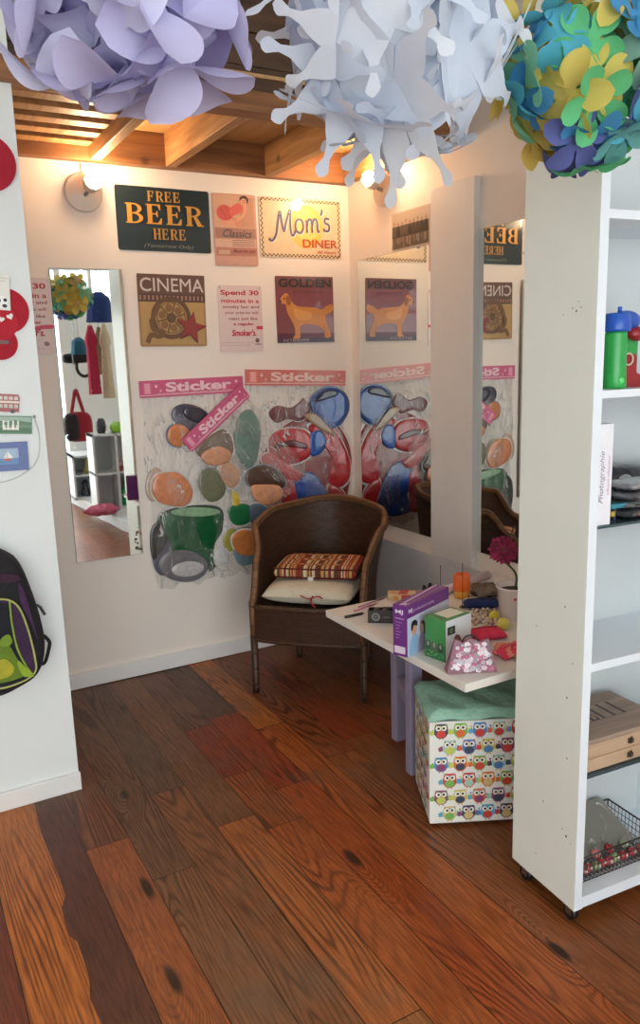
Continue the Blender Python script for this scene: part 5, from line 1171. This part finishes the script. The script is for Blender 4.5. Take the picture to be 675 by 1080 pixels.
k = Ink(.068, .054); k.rect(0, .6, 1, 1, (90, 130, 180)).poly([(.3, .62), (.7, .62), (.62, .74), (.38, .74)], (190, 70, 60)).poly([(.5, .15), (.5, .6), (.74, .6)], (236, 234, 230)).poly([(.47, .2), (.47, .6), (.3, .6)], (226, 224, 216)).ell(.2, .8, .12, .06, (60, 120, 130)); k.build('picture', M_PRINT, t, .0045)
W_ = [pz(u, v) for u, v in ((36, 440), (41, 458), (41, 478), (34, 492), (22, 501), (8, 507), (-8, 510))]
t = thing('hanging_wire', 'thin pale wire curving down the partition beside the small picture frame', 'wire', (W_[0].x, YP, W_[0].z)); MB().tube(smooth_open([(p_.x - W_[0].x, -.003, p_.z - W_[0].z) for p_ in W_], 6), .0022, 6, lin((206, 206, 200))).build('wire', M_COL, t)
MB().ell((0, -.004, .002), (.005, .004, .005), lin((150, 148, 144)), 10).build('nail', M_STEEL, t)
# rucksack
q0 = pz(-12, 652)
t = thing('backpack', 'black and purple backpack with lime piping hanging on the partition', 'bag', (q0.x, YP, q0.z))
def BPx(pts): return [(pz(u, v).x - q0.x, pz(u, v).z - q0.z) for u, v in pts]
right = [(-12, 573), (4, 578), (15, 586), (24, 602), (33, 626), (40, 650), (43, 670), (41, 690), (33, 705), (16, 716), (0, 724), (-12, 726)]
out = right + [(-24 - u, v) for u, v in right[-2:0:-1]]
sm = [tuple(p_) for p_ in smooth_closed(BPx(out), 3)]; n = len(sm); mb = MB(); b = len(mb.v); cz_ = 0
for s_, y_ in ((.90, -.001), (.985, -.02), (1.0, -.05), (.98, -.09), (.94, -.115), (.86, -.128), (.70, -.132), (.35, -.133)):
    for x_, z_ in sm: mb.v.append(Vector((x_ * s_, y_, z_ * s_)))
for i in range(7):
    for j in range(n): mb._face([b + i * n + j, b + i * n + (j + 1) % n, b + (i + 1) * n + (j + 1) % n, b + (i + 1) * n + j], lin((28, 27, 32)), True)
mb._face([b + 7 * n + j for j in range(n)], lin((28, 27, 32)), True); mb.build('body', M_CLOTH, t)
def bprint(mb, pts, col, y0, y1, k_=1.0): mb.prism([tuple(p_) for p_ in smooth_closed(pts, 4)], y0, y1, lin(col))
def Bs(pts): return [(x_ * .88, z_ * .88) for x_, z_ in BPx(pts)]
mb = MB(); bprint(mb, Bs([(16, 598), (24, 612), (32, 640), (38, 664), (28, 640), (18, 620)]), (66, 34, 74), -.139, -.125); bprint(mb, Bs([(-40, 598), (-48, 612), (-56, 640), (-62, 664), (-52, 640), (-42, 620)]), (66, 34, 74), -.139, -.125); bprint(mb, Bs([(-34, 588), (10, 588), (14, 597), (-38, 597)]), (58, 26, 52), -.137, -.125); lab(mb.build('side_panel', M_CLOTH, t), 'dark purple panels')
pk = [(-12, 616), (4, 617), (16, 626), (26, 650), (34, 682), (35, 698), (24, 708), (4, 716), (-12, 718)]; pk = pk + [(-24 - u, v) for u, v in pk[-2:0:-1]]
mb = MB(); bprint(mb, Bs(pk), (58, 32, 66), -.146, -.125); po_ = mb.build('front_pocket', M_CLOTH, t)
mb = MB(); pts3 = [tuple(p_) for p_ in smooth_closed(Bs(pk), 5)]; mb.tube([(x_, -.146, z_) for x_, z_ in pts3], .0034, 6, lin((186, 190, 110)), closed=True)
mb.tube(smooth_open([(x_, -.148, z_) for x_, z_ in Bs([(5, 618), (8, 645), (14, 672), (24, 692), (33, 704)])], 5), .003, 6, lin((150, 180, 60))); mb.tube(smooth_open([(x_, -.148, z_) for x_, z_ in Bs([(-29, 618), (-32, 645), (-38, 672), (-48, 692), (-57, 704)])], 5), .003, 6, lin((150, 180, 60))); lab(mb.build('piping', M_CLOTH, po_), 'lime green piping')
mb = MB()
for pts, c, y_ in (([(-12, 622), (4, 622), (7, 645), (12, 672), (24, 694), (31, 704), (4, 714), (-12, 716), (-28, 714), (-55, 704), (-48, 694), (-36, 672), (-31, 645), (-28, 622)], (20, 22, 34), -.1475), ([(-20, 676), (-8, 664), (4, 668), (14, 684), (26, 700), (2, 710), (-20, 712), (-40, 706)], (104, 130, 34), -.1495), ([(-12, 690), (0, 684), (10, 694), (4, 704), (-12, 706)], (176, 170, 50), -.1505), ([(-4, 660), (4, 656), (8, 664), (2, 670), (-6, 668)], (120, 150, 44), -.1505), ([(14, 686), (20, 690), (30, 702), (22, 704), (16, 696)], (150, 176, 50), -.1510)): bprint(mb, Bs(pts), c, y_, -.140)
lab(mb.build('pocket_print', M_CLOTH, po_), 'green and yellow leaf-like print')
mb = MB().tube(smooth_open([(x_, -.07, z_) for x_, z_ in BPx([(42, 664), (47, 669), (48, 674), (44, 690), (40, 694)])], 5), .006, 8, lin((26, 24, 28))); mb.build('strap_loop', M_CLOTH, t)
MB().tube([(x_, -.075, z_) for x_, z_ in BPx([(34, 632), (38, 634), (43, 642)])], .005, 8, lin((70, 70, 74))).build('zip_pull', M_COL, t)
MB().tube(smooth_open([(-.02, -.03, BPx([(0, 574)])[0][1]), (-.015, -.03, BPx([(0, 574)])[0][1] + .04), (.015, -.03, BPx([(0, 574)])[0][1] + .04), (.02, -.03, BPx([(0, 574)])[0][1])], 6), .006, 8, lin((26, 24, 28))).build('top_loop', M_CLOTH, t)

# ------------------------------------------------------------------ hanging paper balls
def paper_mat(name, c, tr=.35):
    k = N(name); k.n.remove(k.b); tc = k.add('ShaderNodeTexCoord'); nz = k.add('ShaderNodeTexNoise'); nz.inputs['Scale'].default_value = 30; nz.inputs['Detail'].default_value = 4; k.link(tc.outputs['Object'], nz.inputs['Vector'])
    L = lin(c); col = k.mix(nz.outputs['Fac'], tuple(x_ * .94 for x_ in L) + (1,), tuple(min(1, x_ * 1.04) for x_ in L) + (1,))
    d_ = k.add('ShaderNodeBsdfDiffuse'); t_ = k.add('ShaderNodeBsdfTranslucent'); k.link(col, d_.inputs[0]); k.link(col, t_.inputs[0])
    mx = k.add('ShaderNodeMixShader'); mx.inputs[0].default_value = tr; k.link(d_.outputs[0], mx.inputs[1]); k.link(t_.outputs[0], mx.inputs[2]); k.link(mx.outputs[0], k.out.inputs[0]); return k.m
def flower(mb, k, R_, prof, bend, M, nw=4, ns=14, twist=0.0, cup=0.0, rnd_=None):
    """k arms cut from one sheet: prof(s) is an arm's half width; the arms bend along their length"""
    for a in range(k):
        an = 2 * PI * a / k; bj = bend * (1 + (rnd_.uniform(-.5, .5) if rnd_ else 0)); tw = twist * (rnd_.uniform(-1, 1) if rnd_ else 0)
        def f(u, v):
            s_ = v; w_ = prof(s_) * (u - .5) * 2
            th = bj * s_; r_ = R_ * (math.sin(th) / bj if abs(bj) > 1e-3 else s_); z_ = -R_ * ((1 - math.cos(th)) / bj if abs(bj) > 1e-3 else 0)
            y_ = w_ * R_; z_ += cup * (w_ * R_) ** 2 / (R_ * .3); z_ += y_ * math.sin(tw * s_); 
            return M @ Vector((r_ * math.cos(an) - y_ * math.sin(an), r_ * math.sin(an) + y_ * math.cos(an), z_))
        mb.grid(f, nw, ns)
def petal(k, wmax, tip=.5):
    tn = math.tan(PI / k)
    def f(s_):
        base = s_ * tn
        oval = wmax * math.sqrt(max(0, 1 - ((s_ - .62) / .38) ** 2)) if s_ > .24 else 0
        if s_ < .34: return min(base, .13 + .1 * s_)
        return max(min(oval, base * 1.0 + .05), .012) if s_ < .995 else .004
    return f
def splat(k):
    tn = math.tan(PI / k)
    tab = [(0, 0), (.42, .42 * tn), (.50, .50 * tn * .72), (.58, .115), (.68, .056), (.80, .036), (.86, .056), (.92, .080), (.962, .062), (.988, .032), (1.0, .004)]
    def f(s_):
        for (a, b_), (c, d_) in zip(tab, tab[1:]):
            if s_ <= c: return b_ + (d_ - b_) * (s_ - a) / (c - a)
        return .004
    return f
def frame_of(nrm, spin):
    nrm = nrm.normalized(); a = nrm.orthogonal().normalized(); b_ = nrm.cross(a); c, s_ = math.cos(spin), math.sin(spin)
    x_ = a * c + b_ * s_; y_ = nrm.cross(x_); return Matrix((x_, y_, nrm)).transposed().to_4x4()
def ball(name, label, cen, Rb, nf, k, Rf, prof, bends, mats_, seed, ns=14, cup=0., twist=.0, depth=(.55, .75), squash=1.0, core=.45, tip=.0):
    t = thing(name, label, 'paper decoration', cen)
    MB().ell((0, 0, 0), (Rb * core * .9, Rb * core * .9, Rb * core * .9 * squash), W, 18).build('core', mats_[0], t)
    r_ = random.Random(seed); ga = PI * (3 - math.sqrt(5))
    for i in range(nf):
        z_ = 1 - 2 * (i + .5) / nf; q = math.sqrt(1 - z_ * z_); a = ga * i + r_.uniform(-.2, .2)
        nrm = Vector((q * math.cos(a), q * math.sin(a), z_)) + Vector([r_.uniform(-.2, .2) for _ in range(3)]); nrm.normalize()
        pos = Vector((nrm.x, nrm.y, nrm.z * squash)) * Rb * r_.uniform(*depth)
        nn = (nrm + Vector([r_.uniform(-tip, tip) for _ in range(3)])).normalized()
        M = Matrix.Translation(pos) @ frame_of(nn, r_.uniform(0, 6.28))
        mb = MB(); flower(mb, k, Rf * r_.uniform(.88, 1.1), prof, r_.choice(bends), M, ns=ns, twist=twist, cup=cup, rnd_=r_)
        mb.build('paper_flower', mats_[i % len(mats_)] if len(mats_) < 3 else (mats_[r_.choice([4, 4, 8, 9, 0])] if nrm.y > .25 and len(mats_) > 5 else r_.choice(mats_[:9])), t, fixn=False)
    MB().tube([(0, 0, Rb * .3), (0, 0, ZC - cen[2])], .0015, 6, lin((230, 228, 224))).build('string', M_COL, t)
    return t
c = deep(128, -18, 1.2)
ball('paper_ball', 'lilac paper flower ball hanging at the left', tuple(c), .24, 24, 5, .145, petal(5, .33), [-.5, .3, .9, 1.2], [paper_mat('lilac_paper', (206, 202, 234)), paper_mat('pale_lilac_paper', (216, 214, 236)), paper_mat('violet_paper', (182, 176, 224))], 5, cup=.5, depth=(.5, .75), tip=.5)
c = deep(416, 42, 1.29)
ball('paper_ball', 'white paper splash shaped ball hanging in the middle', tuple(c), .24, 32, 8, .163, splat(8), [-.5, .2, .5, 1.0], [paper_mat('white_paper', (226, 230, 238)), paper_mat('cool_white_paper', (212, 220, 234))], 9, ns=40, depth=(.45, .75), tip=.5)
c = deep(612, 88, 1.42)
ball('paper_ball', 'multicoloured paper flower ball hanging in front of the shelf unit', tuple(c), .170, 52, 5, .074, petal(5, .31), [-.5, .5, 1.0], [paper_mat(n_, c_) for n_, c_ in (('mint_paper', (142, 210, 176)), ('green_paper', (110, 200, 140)), ('teal_paper', (112, 172, 172)), ('blue_paper', (84, 152, 206)), ('yellow_paper', (222, 200, 110)), ('navy_paper', (100, 108, 168)), ('sky_paper', (96, 184, 210)), ('sage_paper', (136, 176, 160)), ('tan_paper', (206, 178, 130)), ('cream_paper', (232, 222, 180)))], 3, cup=.4, depth=(.68, .86), core=.6, tip=.4)

# ------------------------------------------------------------------ the shop seen in the tall mirror
def mir(u, v, X):
    p_ = onY(u, v, YB - .008); d = ray(u, v); n_ = Vector((math.sin(-.027), -math.cos(-.027), 0)); d = d - n_ * (2 * d.dot(n_))
    return p_ + d * ((X - p_.x) / d.x)
def mirY(u, v, Y):
    p_ = onY(u, v, YB - .008); d = ray(u, v); n_ = Vector((math.sin(-.027), -math.cos(-.027), 0)); d = d - n_ * (2 * d.dot(n_))
    return p_ + d * ((Y - p_.y) / d.y)
M_SHOP = mat('shop_white', (220, 224, 226), .45, var=.04)
# low curved plinth along the right wall
pl = [(2.16, -1.70), (2.16, .66), (1.84, .66), (1.70, .52), (1.62, .15), (1.585, -.25), (1.55, -.46), (1.50, -1.2), (1.44, -1.70)]
t = thing('display_plinth', 'low white display plinth with a curved front, seen in the tall mirror', 'plinth', (0, 0, 0))
MB().prism(pl, 0, .09, W, fr=lambda x_, y_, h: Vector((x_, y_, h))).build('base', M_SHOP, t); MB().prism([(x_ - .012 if x_ < 2 else x_, y_) for x_, y_ in pl], .09, .105, W, fr=lambda x_, y_, h: Vector((x_, y_, h))).build('top', M_SHOP, t)
# open pigeon-hole unit on it
t = thing('cubby_shelf', 'white pigeon-hole shelf standing on the plinth, seen in the tall mirror', 'shelf', tuple(mirY(100, 500, -.35).xy) + (.105,), -PI / 2)
cw = .62; ch = mirY(112, 458, -.35).z - .105; cd = .30
for y_ in (0, cw * .34, cw * .67, cw - .02): MB().box((0, y_, 0), (cd, y_ + .02, ch), W).build('upright', M_SHOP, t)
for z_ in (0, ch * .47, ch - .02): MB().box((0, 0, z_), (cd, cw, z_ + .02), W).build('shelf', M_SHOP, t)
MB().box((cd, 0, 0), (cd + .01, cw, ch), W).build('back_panel', M_SHOP, t)
cz0 = .105
cb_ = mirY(100, 500, -.35); c0 = .105
def CB(lx, dy, z_): return (cb_.x + lx, cb_.y - dy, z_)
t = thing('bottle', 'green bottle in the lower pigeon hole, seen in the tall mirror', 'bottle', CB(cw * .5, .12, c0 + .02)); MB().lathe([(0, 0), (.05, 0), (.052, .01), (.052, .16), (.02, .20), (.018, .24), (0, .24)], 20, col=lin((70, 190, 110))).build('body', M_COL, t); MB().lathe([(.02, .24), (.02, .27), (0, .27)], 14, col=lin((40, 120, 70))).build('cap', M_COL, t)
q = mirY(108, 545, -.15)
t = thing('storage_tub', 'pink bundle of trinkets on the plinth, seen in the tall mirror', 'tub', (q.x, -.15, .105)); MB().grid(crump((0, 0, .05), (.15, .09, .05), 2, amp=.15), 36, 16, lin((214, 110, 140)), cu=True).build('contents', M_CLOTH, t)
t = thing('folded_cloths', 'red and brown folded things in an upper pigeon hole, seen in the tall mirror', 'cloth', CB(cw * .38, .06, c0 + ch * .47 + .02)); MB().box((0, -.18, 0), (.16, .0, .05), lin((170, 90, 84)), None, .01).box((.01, -.17, .05), (.15, -.01, .09), lin((214, 190, 180)), None, .01).build('cloth', M_CLOTH, t)
for (lx, c, h_, lbl, rr) in ((.12, (50, 48, 56), .14, 'dark vase on top of the pigeon-hole shelf, seen in the tall mirror', .05), (.27, (150, 210, 60), .10, 'lime green bowl on top of the pigeon-hole shelf, seen in the tall mirror', .07), (.42, (96, 140, 110), .13, 'green jug on top of the pigeon-hole shelf, seen in the tall mirror', .06)):
    t = thing('vase', lbl, 'vase', CB(lx, .15, c0 + ch)); MB().lathe([(0, 0), (rr * .7, 0), (rr, h_ * .4), (rr * .9, h_ * .8), (rr * .6, h_), (rr * .5, h_), (0, h_ * .7)], 20, col=lin(c)).build('vessel', M_COL, t); MB().lathe([(rr * .62, h_ * .98), (rr * .66, h_), (rr * .62, h_ * 1.02)], 20, col=lin(c)).build('lip', M_COL, t)
# a display grid with hanging clothes and bags
t = thing('display_rack', 'white clothes rail with hooks along the shop wall, seen in the tall mirror', 'rack', (mirY(104, 340, -.62).x, -.62, 0))
MB().tube([(-.62, 0, 2.36), (2.19 - t.location.x, 0, 2.36)], .014, 10).build('rail', M_SHOP, t)
for lx in (-.5, .28): MB().tube([(lx, 0, 2.36), (lx, 0, ZC)], .008, 8).build('hanger_rod', M_SHOP, t)
def hung(name, label, cat, u0, u1, v0, v1, Y, c, seed, waist=.85, taper=1.0, strap=None):
    A_ = mirY((u0 + u1) / 2, v0, Y); xa, xb = mirY(u0, (v0 + v1) / 2, Y).x, mirY(u1, (v0 + v1) / 2, Y).x; zb_ = mirY((u0 + u1) / 2, v1, Y).z
    t = thing(name, label, cat, ((xa + xb) / 2, Y, A_.z)); wd_ = abs(xb - xa) / 2; h_ = A_.z - zb_; r_ = random.Random(seed); ph = r_.uniform(0, 6)
    def f(u, v):
        th = 2 * PI * u; s_ = .35 + .65 * min(1, v * 5) if v < .2 else (1 if v < .3 else waist + (taper - waist) * (v - .3) / .7)
        w_ = wd_ * s_ * (1 + .10 * math.sin(6 * th + ph) * v); d_ = min(wd_, .07) * s_ * (1 + .2 * math.sin(5 * th + ph) * v)
        return Vector((w_ * math.cos(th), d_ * math.sin(th), -h_ * v))
    MB().grid(f, 40, 16, lin(c), cu=True).build('cloth', M_CLOTH, t)
    MB().tube([(0, 0, -.01), (0, 0, 2.36 - A_.z)], .004, 6, lin((60, 60, 62))).build('hanger', M_STEEL, t)
    return t
hung('dress', 'crimson dress hanging on the rail, seen in the tall mirror', 'clothing', 91, 104, 343, 416, -.62, (176, 30, 66), 1, .8, .95)
hung('dress', 'cream long dress hanging on the rail, seen in the tall mirror', 'clothing', 106, 118, 342, 420, -.62, (206, 190, 160), 2, .7, 1.0)
hung('jacket', 'dark blue shawl hanging on the rail, seen in the tall mirror', 'clothing', 93, 116, 308, 340, -.20, (30, 58, 120), 3, 1.0, 1.2)
hung('skirt', 'teal skirt hanging on the rail, seen in the tall mirror', 'clothing', 76, 90, 356, 374, -.95, (36, 96, 120), 4, 1.0, 1.2)
hung('shirt', 'brown shirt hanging behind the two dresses, seen in the tall mirror', 'clothing', 101, 110, 345, 395, -.80, (120, 96, 70), 6)
A_ = mirY(83, 450, -.95)
t = thing('handbag', 'red and black handbag hanging on a long strap, seen in the tall mirror', 'bag', tuple(A_))
MB().ell((0, 0, 0), (.135, .07, .15), lin((150, 22, 40)), 24, e=.6).build('body', M_CLOTH, t); MB().ell((-.07, .02, .0), (.075, .07, .14), lin((40, 30, 36)), 18, e=.6).build('pocket', M_CLOTH, t)
MB().tube(smooth_open([(-.06, 0, .13), (-.03, 0, .26), (0, 0, .36), (.03, 0, .26), (.06, 0, .13)], 8), .018, 10, lin((160, 26, 46))).build('strap', M_CLOTH, t)
MB().tube([(0, 0, .37), (0, 0, ZC - A_.z)], .003, 6, lin((200, 200, 200))).build('hanger', M_STEEL, t)
A_ = mirY(80, 378, -1.1)
t = thing('handbag', 'small black bag hanging above the red one, seen in the tall mirror', 'bag', tuple(A_)); MB().ell((0, 0, 0), (.13, .05, .05), lin((34, 32, 38)), 20, e=.5).build('body', M_CLOTH, t)
MB().tube([(.07 + .075 * math.cos(a / 20 * 6.28), .02, -.08 + .10 * math.sin(a / 20 * 6.28)) for a in range(20)], .016, 8, lin((34, 32, 38)), closed=True).build('handle', M_CLOTH, t); MB().tube([(0, 0, .045), (0, 0, ZC - A_.z)], .003, 6, lin((200, 200, 200))).build('hanger', M_STEEL, t)
t = thing('display_cabinet', 'white glass-fronted cabinet of small things, seen in the tall mirror', 'cabinet', (mirY(76, 500, -1.2).x, -1.62, .105))
for lo, hi in (((0, 0, 0), (.02, .5, .46)), ((.40, 0, 0), (.42, .50, .46)), ((0, 0, 0), (.42, .5, .02)), ((0, 0, .44), (.42, .5, .46)), ((0, 0, 0), (.42, .02, .46)), ((0.02, .02, .24), (.40, .48, .255))): MB().box(lo, hi, W).build('panel', M_SHOP, t)
for i, (y_, zz, c) in enumerate(((.10, .02, (30, 34, 44)), (.24, .02, (60, 60, 50)), (.36, .02, (24, 24, 28)), (.14, .255, (170, 160, 90)), (.30, .255, (90, 110, 70)))):
    t = thing('figurine', ['dark figurine on the left of the lower cabinet shelf, seen in the tall mirror', 'olive figurine in the middle of the lower cabinet shelf, seen in the tall mirror', 'black figurine on the right of the lower cabinet shelf, seen in the tall mirror', 'yellow figurine on the upper cabinet shelf, seen in the tall mirror', 'green figurine on the upper cabinet shelf, seen in the tall mirror'][i], 'figurine', (mirY(76, 500, -1.2).x + .03 + y_, -1.25, .105 + zz))
    MB().lathe([(0, 0), (.045, 0), (.05, .03), (.025, .10), (.035, .14), (.02, .165), (0, .17)], 16, col=lin(c)).build('figure', M_COL, t)
